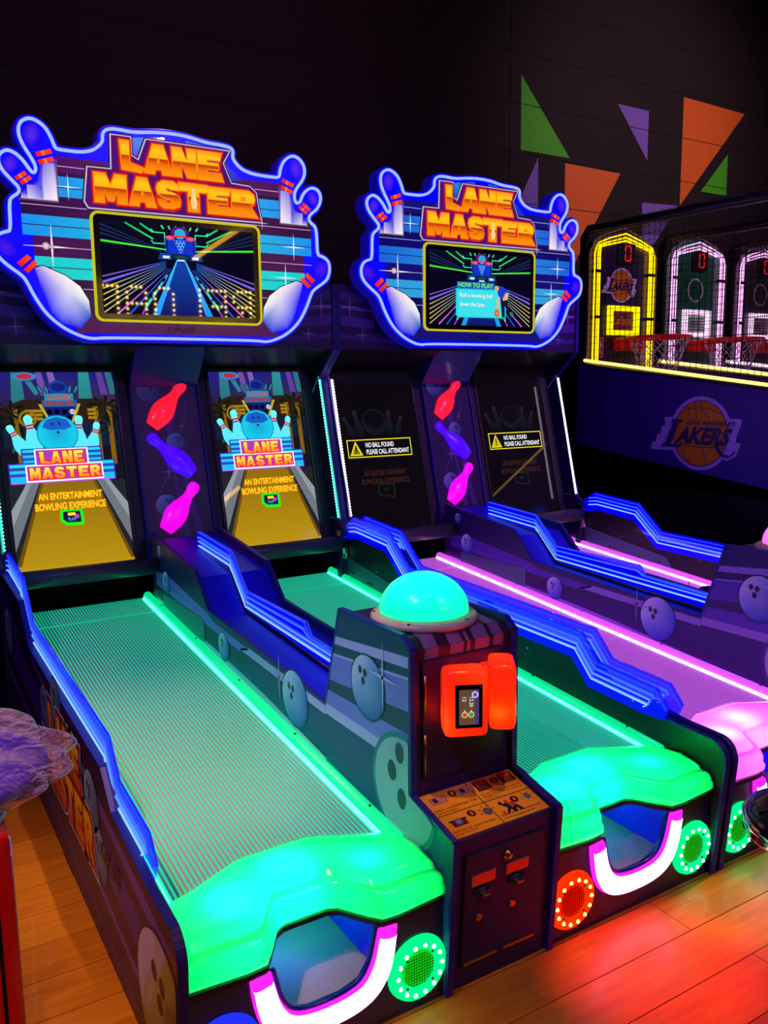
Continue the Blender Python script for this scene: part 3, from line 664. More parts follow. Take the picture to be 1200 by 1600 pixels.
    lamp('dome_bulb', 'POINT', dc+Vector((0, 0, .075)), g['dome_power'], g['dome_col'], dome, .02)
    # upper service door
    ud = box('service_door', -.14, .13, .170, .179, .525, .862, mat('console door', '#1a1248', .5), root, .002)
    box('door_gap', -.143, .133, .1745, .1785, .522, .865, BLACK, ud)
    for z0, z1 in ((.714, .825), (.544, .656)): tube('hinge', [(-.134, .168, z0), (-.134, .168, z1)], .004, BRASS, ud, 8)
    # two card readers glowing red
    for cx_, rz, nm in ((-.050, -.42, 0), (.078, .95, 1)):
        M = Matrix.Translation((cx_, .104, .760)) @ Matrix.Rotation(rz, 4, 'Z')
        bm = bmesh.new(); bm_box(bm, (0, .0, 0), (.122, .075, .188), bevel=.020); bmesh.ops.transform(bm, matrix=M, verts=bm.verts)
        rd = from_bm('card_reader', bm, g['reader'], root, True)
        bm = bmesh.new(); bm_box(bm, (0, .046, -.004), (.100, .03, .15), bevel=.013); bmesh.ops.transform(bm, matrix=M, verts=bm.verts); from_bm('reader_foot', bm, g['reader'], rd, True)
        lamp('reader_lamp', 'POINT', M @ Vector((0, .050, .02)), .25, (1, .07, .01), rd, .008)
        lamp('reader_lamp', 'POINT', M @ Vector((.028, .012, .055)), .34, (1, .085, .006), rd, .015); lamp('reader_lamp', 'POINT', M @ Vector((-.038, .008, -.040)), .34, (1, .085, .006), rd, .012)
        bm = bmesh.new(); bm_box(bm, (.004, -.0385, -.004), (.074, .004, .120), bevel=.002); bmesh.ops.transform(bm, matrix=M, verts=bm.verts); from_bm('reader_bezel', bm, mat('gloss black', '#060406', .15, coat=.5), rd)
        P = Paint(M @ frame((.004, -.0407, -.004), (1, 0, 0), (0, 0, 1)), .0002, .0003)
        P.rect(-.027, -.05, .027, .047, '#6a4a38', 0); P.rect(.017, -.05, .027, .047, '#4a3a78', 1)
        P.ell(.016, .033, .009, .009, '#e8e0ff', 2); P.ell(.016, .033, .006, .006, '#6a4ad0', 3)
        for u_, c_ in ((-.012, '#d84a18'), (.006, '#3aa818')):
            P.ell(u_, -.022, .0085, .0085, '#e8e8c0', 2); P.ell(u_, -.022, .0065, .0065, c_, 3); P.poly([(u_-.003, -.014), (u_+.003, -.014), (u_, -.008)], '#e8e8c0', 2)
        def rot(p): return p
        for tx, u_, v0, v1 in (('12', -.013, .015, .027), ('12.20', .006, .0, .026)):
            v, f_ = text2d(tx, .01); P._add([(u_+.005-.010*(1-b)*1.0, v1-(v1-v0)*a) for a, b in v], f_, [lin('#f0f0e8')]*len(v), 3)
        P.build('reader_screen', attr_mat('small lit screen', .9, .15, .2, base=0, sample=False), rd)
    # sloping instruction panel
    a = Vector((0, -.018, .441)); b = Vector((0, .175, .482)); up = (b-a); L = up.length
    M = frame(a, (1, 0, 0), up); ip = raw('instruction_panel', [M @ Vector(p) for p in ((-.160, .008, .0008), (.160, .008, .0008), (.160, L-.006, .0008), (-.160, L-.006, .0008), (-.160, .008, -.002), (.160, .008, -.002), (.160, L-.006, -.002), (-.160, L-.006, -.002))], [(0, 1, 2, 3), (7, 6, 5, 4), (0, 4, 5, 1), (1, 5, 6, 2), (2, 6, 7, 3), (3, 7, 4, 0)], mat('yellow plate', '#b07a20', .4), root)
    P = Paint(M, .0002, .0012); Y = '#f0a01c'; D = '#4a0c14'; T = '#5a2a14'
    P.rect(-.158, .010, .158, L-.008, Y, 0); m_ = L/2; P.rect(-.0015, .010, .0015, L-.008, D, 1); P.rect(-.158, m_-.0015, .158, m_+.0015, D, 1)
    for n_, u, v in (('1', -.060, L-.030), ('2', .088, L-.030), ('3', -.060, m_-.022), ('4', .088, m_-.022)):
        P.ell(u, v, .013, .013, D, 2); P.text(n_, u-.004, v-.007, u+.004, v+.007, Y, 3, .03)
    for u, v in ((-.112, L-.040), (-.016, L-.034)):   # card swipes
        P.rect(u-.026, v-.014, u+.024, v+.014, '#7a5a58', 2); P.rect(u-.023, v-.012, u+.021, v+.012, '#c08a6a', 3); P.rect(u-.018, v-.008, u-.004, v+.010, '#2a2030', 4); P.poly([(u-.004, v), (u+.014, v+.006), (u+.014, v-.008)], '#d8662a', 4)
    for u, v in ((.040, L-.036), (.130, L-.034)):     # start screens
        P.rect(u-.024, v-.020, u+.024, v+.022, '#3a0a18', 2); P.rect(u-.018, v+.004, u+.018, v+.018, '#d03818', 3)
        P.text('READY', u-.016, v-.006, u+.016, v+.002, '#e08a20', 3); P.text('TO PLAY', u-.016, v-.016, u+.016, v-.008, '#e08a20', 3)
    P.text('Insert coin(s)/Swipe /Tap', -.150, L-.083, -.010, L-.072, T, 2, .01); P.text('card to play.', -.150, L-.094, -.082, L-.084, T, 2, .01)
    P.text('For extra time, insert coin(s)', .010, L-.076, .150, L-.066, T, 2); P.text('/Swipe /Tap card to continue', .010, L-.085, .150, L-.077, T, 2, .01); P.text('card to play.', .010, L-.094, .062, L-.087, T, 2)
    P.rect(-.135, m_-.052, -.088, m_-.028, '#5a1420', 2); P.rect(-.140, m_-.032, -.083, m_-.026, '#3a2030', 3); P.ell(-.112, m_-.036, .012, .012, '#8a9aa0', 4, '#3a5a6a')
    P.ell(-.014, m_-.034, .012, .014, '#5a7a88', 3, '#22405a')
    for k in range(5): a_ = .3+k*.75; P.line((-.014+.018*math.cos(a_), m_-.034+.018*math.sin(a_)), (-.014+.028*math.cos(a_), m_-.034+.026*math.sin(a_)), .003, '#a03818', 3)
    for u, c in ((.050, '#20203a'), (.070, '#c83018')):   # two bowlers
        P.ell(u-.012, m_-.022, .006, .007, c, 3); P.poly([(u-.014, m_-.028), (u+.006, m_-.026), (u+.012, m_-.044), (u-.002, m_-.046)], c, 3); P.poly([(u-.002, m_-.044), (u+.012, m_-.044), (u+.020, m_-.066), (u+.008, m_-.066), (u+.004, m_-.052), (u-.010, m_-.066), (u-.016, m_-.062)], '#20182a', 3)
    P.ell(.026, m_-.058, .006, .007, '#d84a18', 4); P.ell(.132, m_-.026, .010, .012, '#5a8a90', 3, '#22506a')
    for k in range(6): a_ = k*1.05; P.ell(.132+.020*math.cos(a_), m_-.028+.018*math.sin(a_), .003, .003, '#c06020', 3)
    P.text('Roll the ball down the lane', -.150, .028, -.012, .037, T, 2, .01); P.text('to hit the pins.', -.150, .016, -.078, .025, T, 2, .01)
    P.text('Enjoy your entertainment', .012, .028, .146, .037, T, 2, .01); P.text('bowling experience!', .012, .016, .116, .025, T, 2, .01)
    P.build('instruction_print', attr_mat('instruction print', 0, .35, .2), ip)
    # coin door
    def fy(z): return .012-.030*z/.441
    sl = frame((0, fy(0), 0), (1, 0, 0), (0, -.030, .441)); BX = lambda name, x0, x1, z0, z1, h, m, par, bv=.0015: (lambda bm: (bm_box(bm, ((x0+x1)/2, (z0+z1)/2, h/2), (x1-x0, z1-z0, h), bevel=bv), bmesh.ops.transform(bm, matrix=sl, verts=bm.verts), from_bm(name, bm, m, par))[2])(bmesh.new())
    cd = BX('coin_door', -.136, .136, .070, .392, .006, mat('console door', '#1a1248', .5), root)
    BX('door_gap', -.139, .139, .067, .395, .0035, BLACK, cd, 0)
    lk = lathe('lock', [(.001, .006), (.0155, .006), (.0155, .010), (.010, .013), (.009, .016), (.001, .016)], BRASS, cd, sl @ Matrix.Translation((.005, .357, 0)), 20)
    for x, z in ((-.075, .316), (.040, .315)):
        BX('reject_button', x-.037, x+.037, z-.015, z+.015, .012, mat('red button', '#a01810', .3, emit='#ff2010', es=.25, coat=.4), cd, .004); BX('button_rim', x-.040, x+.040, z-.018, z+.018, .009, CHROME, cd, .004)
        lathe('coin_slot', [(.001, .006), (.030, .006), (.028, .011), (.012, .012), (.011, .020), (.001, .020)], BLACK, cd, sl @ Matrix.Translation((x, z-.040, 0)) @ Matrix.Diagonal((1, .55, 1, 1)), 20)
        BX('slot_knob', x-.012, x+.012, z-.044, z-.036, .026, mat('knob chrome', '#b0b0b0', .2, 1.), cd, .003)
    for x in (-.084, .030): lathe('return_lock', [(.001, .006), (.011, .006), (.011, .010), (.006, .011), (.001, .009)], BRASS, cd, sl @ Matrix.Translation((x, .202, 0)), 16)
    for x0, x1 in ((-.129, -.018), (.004, .114)): BX('hinge', x0, x1, .070, .077, .012, BRASS, cd)
    box('floor_mat', -.19, .19, .04, .62, 0, .002, BLACK, cb)
# ------------------------------------------------------------------ upper cabinet
def game_art(P, hw, H):
    """attract picture of the lower screens"""
    P.rect(-hw, 0, hw, H, '#15121e', 0)
    P.poly([(-hw, H), (hw, H), (hw, .80), (-hw, .78)], ['#1c1a78', '#1c1a78', '#3a2a28', '#2a2030'], 1)
    for a, b, c in ((-.21, -.165, '#2a7a86'), (.105, .155, '#2a8a90')): P.poly([(a, H), (b, H), (b+.015, .62), (a-.03, .58)], [c, c, '#1c5a62', '#1c5a62'], 2)
    for a, c in ((-.10, '#6a4a9a'), (-.045, '#7a5aa8'), (.19, '#5a3a90'), (.235, '#2a6a78')): P.poly([(a, H), (a+.03, H), (a+.05, .86), (a+.015, .86)], c, 2)
    P.ell(-.15, .955, .055, .022, '#3a7ab8', 3); P.ell(-.15, .955, .036, .014, '#b02848', 4); P.poly([(-.15, .93), (-.12, .93), (-.09, .87), (-.11, .86)], '#2a7a8a', 3)
    P.poly([(-hw, .80), (-.17, .84), (.20, .84), (hw, .80), (hw, .72), (-hw, .72)], '#2a1c14', 3)
    for a in (-.205, .17, .235): P.rect(a-.012, .50, a+.012, .80, '#7a5a12', 4)
    random.seed(3)
    for cx_, cy_ in ((-.235, .78), (.215, .80), (.25, .70), (-.20, .74)):
        for k in range(9):
            a = 2*math.pi*k/9; P.poly([(max(-hw, min(hw, u)), v) for u, v in ((cx_, cy_), (cx_+.07*math.cos(a)-.008*math.sin(a), cy_+.06*math.sin(a)), (cx_+.10*math.cos(a), cy_+.085*math.sin(a)-.03), (cx_+.06*math.cos(a)+.008*math.sin(a), cy_+.05*math.sin(a)-.012))], '#0e1408', 5)
    P.poly([(-hw, .72), (hw, .72), (hw, .60), (-hw, .60)], '#102038', 3)
    for z in (.735, .755, .775): P.rect(-.165, z, -.085, z+.014, '#a07a12', 6); P.rect(.13, z, .17, z+.014, '#a07a12', 6)
    P.ring(-.155, .745, .030, .042, '#8a6a10', 7)
    # hanging score sign
    P.poly([(-.10, .815), (.10, .815), (.055, .715), (-.055, .715)], '#c0a818', 6); P.poly([(-.085, .815), (.085, .815), (.046, .722), (-.046, .722)], '#101a70', 7)
    P.rect(-.083, .80, .083, .835, '#1a5a9a', 8); P.rect(-.068, .83, .068, .868, '#2a86a8', 8); P.text('LANE', -.05, .838, .05, .860, '#c84a18', 9, .03); P.text('MASTER', -.072, .806, .072, .830, '#a8381a', 9, .03)
    P.ell(.0, .895, .045, .040, '#1a3a9a', 7); P.ell(0, .90, .035, .022, '#102070', 8)
    for a, r in ((-.085, .5), (-.055, .25), (.055, -.25), (.085, -.5)): P.ell(a, .888, .010, .026, '#102030', 8, rot=r); P.ell(a, .888, .006, .021, '#2a7a9a', 9, rot=r)
    for k in range(4): P.ell(-.052+k*.036, .775, .013, .013, '#05040a' if k < 3 else '#c8d8e0', 9)
    P.text('10', .047, .769, .065, .781, '#203040', 10, .02)
    for k in range(3): P.ell(-.034+k*.036, .745, .013, .013, '#06050c', 9)
    # lane
    P.poly([(-hw, .42), (hw, .42), (hw, 0), (-hw, 0)], '#20222a', 3)
    P.poly([(-.19, .44), (-.13, .44), (-hw, .10), (-hw, .27)], '#6a7078', 5); P.poly([(.13, .44), (.19, .44), (hw, .27), (hw, .10)], '#6a7078', 5)
    P.poly([(-hw, .30), (-.19, .43), (-.17, .43), (-hw, .22)], '#8a949a', 6); P.poly([(hw, .30), (.19, .43), (.17, .43), (hw, .22)], '#8a949a', 6)
    P.poly([(-.12, .44), (.12, .44), (hw, .02), (hw, 0), (-hw, 0), (-hw, .03)], ['#8a6408', '#8a6408', '#b08a10', '#b89210', '#b89210', '#b08a10'], 7)
    P.poly([(-.125, .44), (-.112, .44), (-.255, .03), (-hw, .03)], '#6a4a08', 8); P.poly([(.112, .44), (.125, .44), (hw, .02), (.258, .02)], '#6a4a08', 8)
    # ball and pins behind the sign
    for (a, b, c, d) in ((-.175, .56, -.248, .715), (-.125, .56, -.160, .762), (.07, .56, .083, .755), (.12, .56, .170, .718)): art_pin(P, (a, b), (c, d), 12, ('#50e8f0', '#60e0f0', '#70f8ff'), '#d01838', .95)
    P.ell(-.025, .665, .098, .094, '#0a90c0', 14); P.ell(-.025, .665, .092, .088, '#12a0d0', 15, '#18c8e0'); P.poly([(-.095, .70), (-.075, .735), (-.025, .750), (.025, .735), (.045, .70), (.01, .685), (-.06, .685)], '#1a5ac0', 16)
    for u, v in ((-.045, .715), (-.012, .715)): P.ell(u, v, .007, .007, '#0a3070', 17)
    P.ell(-.022, .672, .011, .011, '#30b8d8', 17); P.ell(-.022, .672, .008, .008, '#0a3070', 18)
    # two-step sign
    def board(x0, x1, y0, y1, l):
        P.rect(x0-.006, y0-.006, x1+.006, y1+.006, '#3a20a8', l); h = (y1-y0)/6
        for k, c in enumerate(('#20b8e8', '#20b8e8', '#2a48b0', '#20c0f0', '#2a48b0', '#28d0f8')): P.rect(x0, y0+h*k, x1, y0+h*(k+1), c, l+1)
    board(-.197, .168, .512, .590, 19); board(-.262, .226, .430, .520, 21)
    P.rect(-.262, .424, .226, .430, '#b050e8', 22)
    P.rect(-.145, .508, .108, .592, '#f0f0ff', 23); P.rect(-.192, .430, .172, .514, '#f0f0ff', 23)
    P.rect(-.138, .514, .100, .586, '#a03ac0', 24); P.rect(-.185, .438, .165, .508, '#a03ac0', 24)
    def chunky(word, x0, x1, y0, y1, l):
        n = len(word)
        for k, ch in enumerate(word):
            lps = letter_loops(ch, x0+(x1-x0)*k/n, x0+(x1-x0)*(k+.86)/n, y0, y1)
            P.poly(grow(lps[0], .0055), '#f01838', l); allp = [q for lp in lps for q in lp]; tri = tessellate_polygon([[Vector((*q, 0)) for q in lp] for lp in lps])
            P._add(allp, [tuple(t) for t in tri], [lin(mixc('#ff7a10', '#fff060', (q[1]-y0)/(y1-y0))) for q in allp], l+1)
    chunky('LANE', -.122, .092, .518, .578, 25); chunky('MASTER', -.174, .166, .444, .500, 25)
    P.text('AN ENTERTAINMENT', -.150, .338, .153, .374, '#ff8a10', 27, .06); P.text('AN ENTERTAINMENT', -.149, .340, .152, .372, '#ffd814', 28, .01)
    P.text('BOWLING EXPERIENCE', -.168, .286, .166, .324, '#ff8a10', 27, .06); P.text('BOWLING EXPERIENCE', -.167, .288, .165, .322, '#ffd814', 28, .01)
    P.poly([(-.056, .285), (.048, .285), (.052, .25), (.050, .205), (-.03, .208), (-.060, .232)], '#10f020', 29); P.poly([(-.044, .276), (.036, .276), (.038, .246), (.038, .220), (-.026, .222), (-.046, .238)], '#141838', 30)
    P.rect(-.022, .255, .014, .270, '#f0e020', 31); P.ell(.020, .250, .012, .012, '#c030c0', 31); P.text('PLAY', -.022, .230, .016, .246, '#40b0f0', 31, .02)
def idle_art(P, hw, H):
    P.rect(-hw, 0, hw, H, '#0a0608', 0)
    P.ell(-.025, .665, .085, .080, '#10141c', 2); P.ell(-.025, .680, .07, .055, '#08090e', 3)
    for (a, b, c, d) in ((-.175, .58, -.235, .70), (-.125, .58, -.160, .74), (.07, .58, .083, .735), (.12, .58, .170, .70)): art_pin(P, (a, b), (c, d), 2, ('#0c1016', '#101820', '#18242c'), '#2a1018', .9)
    P.rect(-.235, .452, .215, .562, '#e8d41c', 4); P.rect(-.229, .458, .209, .556, '#08070a', 5)
    P.poly([(-.221, .465), (-.133, .465), (-.177, .552)], '#e8d41c', 6); P.poly([(-.203, .474), (-.151, .474), (-.177, .528)], '#0c0a08', 7); P.poly([(-.215, .469), (-.139, .469), (-.177, .546)], '#d8c418', 7)
    P.poly([(-.182, .525), (-.172, .525), (-.174, .492), (-.180, .492)], '#0c0a08', 8); P.ell(-.177, .481, .005, .005, '#0c0a08', 8)
    P.text('NO BALL FOUND', -.108, .512, .090, .542, '#f0f0f0', 6, .02); P.text('PLEASE CALL ATTENDANT', -.108, .470, .195, .500, '#f0f0f0', 6, .02)
    P.text('AN ENTERTAINMENT', -.150, .338, .153, .372, '#341c14', 4, .03); P.text('BOWLING EXPERIENCE', -.168, .288, .166, .322, '#341c14', 4, .03)
    P.pline([(-.056, .285), (.048, .285), (.050, .205), (-.060, .222)], .006, '#0c2e14', 5, True); P.text('PLAY', -.022, .238, .016, .262, '#12241c', 5, .02)
def build_cabinet(root, g):
    # outer side cheeks
    CH = [(2.44, 0), (2.44, .79), (2.54, .845), (2.745, 1.645), (2.565, 1.80), (2.565, 2.15), (3.05, 2.15), (3.05, 0)]
    for sx in (-1, 1):
        ck = prism_x('cabinet_cheek', CH, sx*(HW-.001), sx*(HW-.024), NAVY, root)
        bm = bmesh.new()
        for (a, b), (c, d) in zip(CH[1:5], CH[2:6]):
            t = Vector((c-a, d-b)).normalized(); nn = Vector((-t.y, t.x))*.005
            bm_prism(bm, [(a+nn.x, b+nn.y), (c+nn.x, d+nn.y), (c-nn.x, d-nn.y), (a-nn.x, b-nn.y)], sx*(HW-.026), sx*(HW-.001), lambda y, z, x: (x, y, z))
        from_bm('edge_moulding', bm, TRIM, ck)
        # lit acrylic side window with its LED strip
        ix = sx*(HW-.028)
        wp = [(2.735, 1.652), (2.82, 1.56), (2.645, .848), (2.50, .853)]
        pn = prism_x('light_pane', wp, ix-sx*.006, ix, g['pane'], root)
        S1, S2 = Vector((ix-sx*.010, 2.709, 1.634)), Vector((ix-sx*.010, 2.511, .861))
        bm = bmesh.new(); bm_tube(bm, [S1, S2], .0062, 8); from_bm('led_strip', bm, g['strip'], pn, True)
        d_ = S2-S1
        for k in range(48): q = S1+d_*((k+.5)/48); lathe('led', [(.001, 0), (.0042, 0), (.003, .003), (.001, .0035)], g['stripled'], pn, frame(q+Vector((-sx*.0055, -.002, 0)), (0, 1, 0), (0, 0, -sx)), 6)
        tube('pane_edge', [(ix-sx*.004, a, b) for a, b in wp], .003, g['paneedge'], pn, 5, True)
        # post, latch and hinge below the pane
        ps = box('latch_post', min(sx*(HW-.075), sx*(HW-.03)), max(sx*(HW-.075), sx*(HW-.03)), 2.425, 2.47, lane_z(2.44)+.01, .80, NAVY, root, .003)
        bm = bmesh.new(); lx = sx*(HW-.05); bm_box(bm, (lx, 2.422, .675), (.03, .008, .06), bevel=.002); bm_box(bm, (lx-.006, 2.416, .69), (.006, .008, .03)); bm_box(bm, (lx+.006, 2.416, .66), (.006, .008, .03)); from_bm('latch', bm, CHROME, ps)
        for z in (.74, .765): lathe('bolt', [(.001, 0), (.006, 0), (.004, .004), (.001, .004)], CHROME, ps, frame((lx, 2.425, z), (1, 0, 0), (0, 0, 1)), 8)
    box('cabinet_back', -HW+.025, HW-.025, 2.95, 3.05, 0, 2.15, BLACK, root)
    # screens: bezel board, glass display
    for sd in (-1, 1):
        cx = sd*LC; x0, x1 = cx-.345, cx+.352
        bz = frame((cx, SCR0[0], SCR0[1]), (1, 0, 0), UP)
        bm = bmesh.new(); bm_box(bm, (0, .49, -.022), (.70, 1.08, .03)); bmesh.ops.transform(bm, matrix=bz, verts=bm.verts)
        sb = from_bm('game_screen', bm, mat('bezel black purple', '#17102a', .55), root)
        P = Paint(bz, .0001, -.004)
        (game_art if g['game'] else idle_art)(P, .2745, .976); P.build('display', g['screen'], sb)
        for s2 in (-1, 1):
            bm = bmesh.new(); bm_box(bm, (s2*.285, .488, -.001), (.018, 1.0, .012), bevel=.003); bmesh.ops.transform(bm, matrix=bz, verts=bm.verts); from_bm('bezel_bar', bm, BLACK, sb)
        for v in (-.012, .988):
            bm = bmesh.new(); bm_box(bm, (0, v, -.001), (.588, .018, .012), bevel=.003); bmesh.ops.transform(bm, matrix=bz, verts=bm.verts); from_bm('bezel_bar', bm, BLACK, sb)
        # slanted soffit above each screen
        prism_x('soffit', [(2.88, 1.695), (2.60, 1.80), (2.60, 1.83), (2.90, 1.83)], cx-.35, cx+.353, BLACK, root)
    # pin column between the screens
    cm = frame((0, SCR0[0], SCR0[1]), (1, 0, 0), UP)
    bm = bmesh.new(); bm_box(bm, (0, .43, -.005), (.356, .96, .02)); bmesh.ops.transform(bm, matrix=cm, verts=bm.verts); pc = from_bm('pin_column', bm, mat('column purple', '#2a1250', .5), root)
    for s2 in (-1, 1):
        bm = bmesh.new(); bm_box(bm, (s2*.180, .43, .006), (.012, .96, .03), bevel=.003); bmesh.ops.transform(bm, matrix=cm, verts=bm.verts); from_bm('column_rim', bm, TRIM, pc)
    P = Paint(cm @ Matrix.Translation((0, 0, .005)))
    P.rect(-.174, .0, .174, .90, '#260f4a', 0)
    for x0, y0, x1, y1, w_ in ((-.02, .66, .03, .10, .030), (.02, .66, .10, .10, .040), (.05, .90, -.01, .62, .05)): P.line((x0, y0), (x1, y1), w_*.4, '#4a2a80', 1, w2=w_)
    for x, y, r in ((-.085, .875, .062), (.028, .595, .050), (-.06, .265, .058)): art_ball(P, x, y, r, 3, '#8a9ac8', '#163a80', '#101838', hx=.2)
    P.pline([(.10, .80), (.10, .75), (.08, .69), (.05, .65)], .002, '#8a7ac0', 2); P.pline([(-.03, .42), (-.07, .37), (-.10, .30), (-.105, .24)], .002, '#8a7ac0', 2); P.flare(-.03, .44, .05, '#b0a0e0', 6); P.flare(.07, .68, .03, '#b0a0e0', 6)
    P.build('column_art', PRINT, pc)
    for (bx_, by_), (hx, hy), c in (((-.088, .682), (.111, .918), 'red'), ((.100, .423), (-.114, .640), 'blue'), ((-.085, .134), (.112, .370), 'magenta')):
        d = Vector((hx-bx_, hy-by_, 0)); L = d.length; d.normalize(); n = Vector((-d.y, d.x, 0))
        pm = cm @ Matrix(((n.x, 0, d.x, bx_), (n.y, 0, d.y, by_), (0, 1, 0, .006), (0, 0, 0, 1)))
        prof = [(.001, 0)]+[(max(.001, w_*L), u*L) for u, w_ in pin_outline()]
        lathe('glow_pin', prof, PINM[c], pc, pm, 20, .62)
    for x, y in ((-.150, .535), (.158, .533), (-.148, .122), (.158, .118), (.150, .93)):
        lathe('screw', [(.001, 0), (.006, 0), (.004, .004), (.001, .004)], CHROME, pc, cm @ Matrix.Translation((x, y, .006)), 8)
    prism_x('column_hood', [(2.815, 1.60), (2.63, 1.82), (2.90, 1.82), (2.90, 1.60)], -.18, .18, mat('hood blue', '#1c1c86', .35, coat=.4), root)
    # header behind the topper
    hd = box('header', -HW+.025, HW-.025, 2.575, 2.95, 1.80, 2.15, NAVY, root)
    P = Paint(frame((0, 2.575, 1.80), (1, 0, 0), (0, 0, 1)))
    P.rect(-.884, 0, .884, .35, '#2a0f5a', 0)
    for s2 in (-1, 1):
        for z, h, c in ((.03, .03, '#45208a'), (.10, .06, '#53289c'), (.19, .02, '#6a40b0'), (.24, .05, '#45208a')): P.poly([(s2*.45, z), (s2*.884, z+.03), (s2*.884, z+.03+h), (s2*.45, z+h*.5)], c, 1)
        P.flare(s2*.82, .23, .07, '#b0a0e8', 3); P.flare(s2*.74, .08, .05, '#b0a0e8', 3)
    P.build('header_art', PRINT, hd)
    box('plinth', -HW+.032, HW-.032, .03, 2.95, 0.0, .0015, BLACK, root)
PINM = {'red': mat('red pin glow', '#ff2030', .35, emit=(1, .010, .03), es=.95, coat=.5), 'blue': mat('blue pin glow', '#4010ff', .35, emit=(.075, .0, .92), es=.9, coat=.5), 'magenta': mat('magenta pin glow', '#ff10e0', .35, emit=(1, 0, .78), es=.9, coat=.5)}
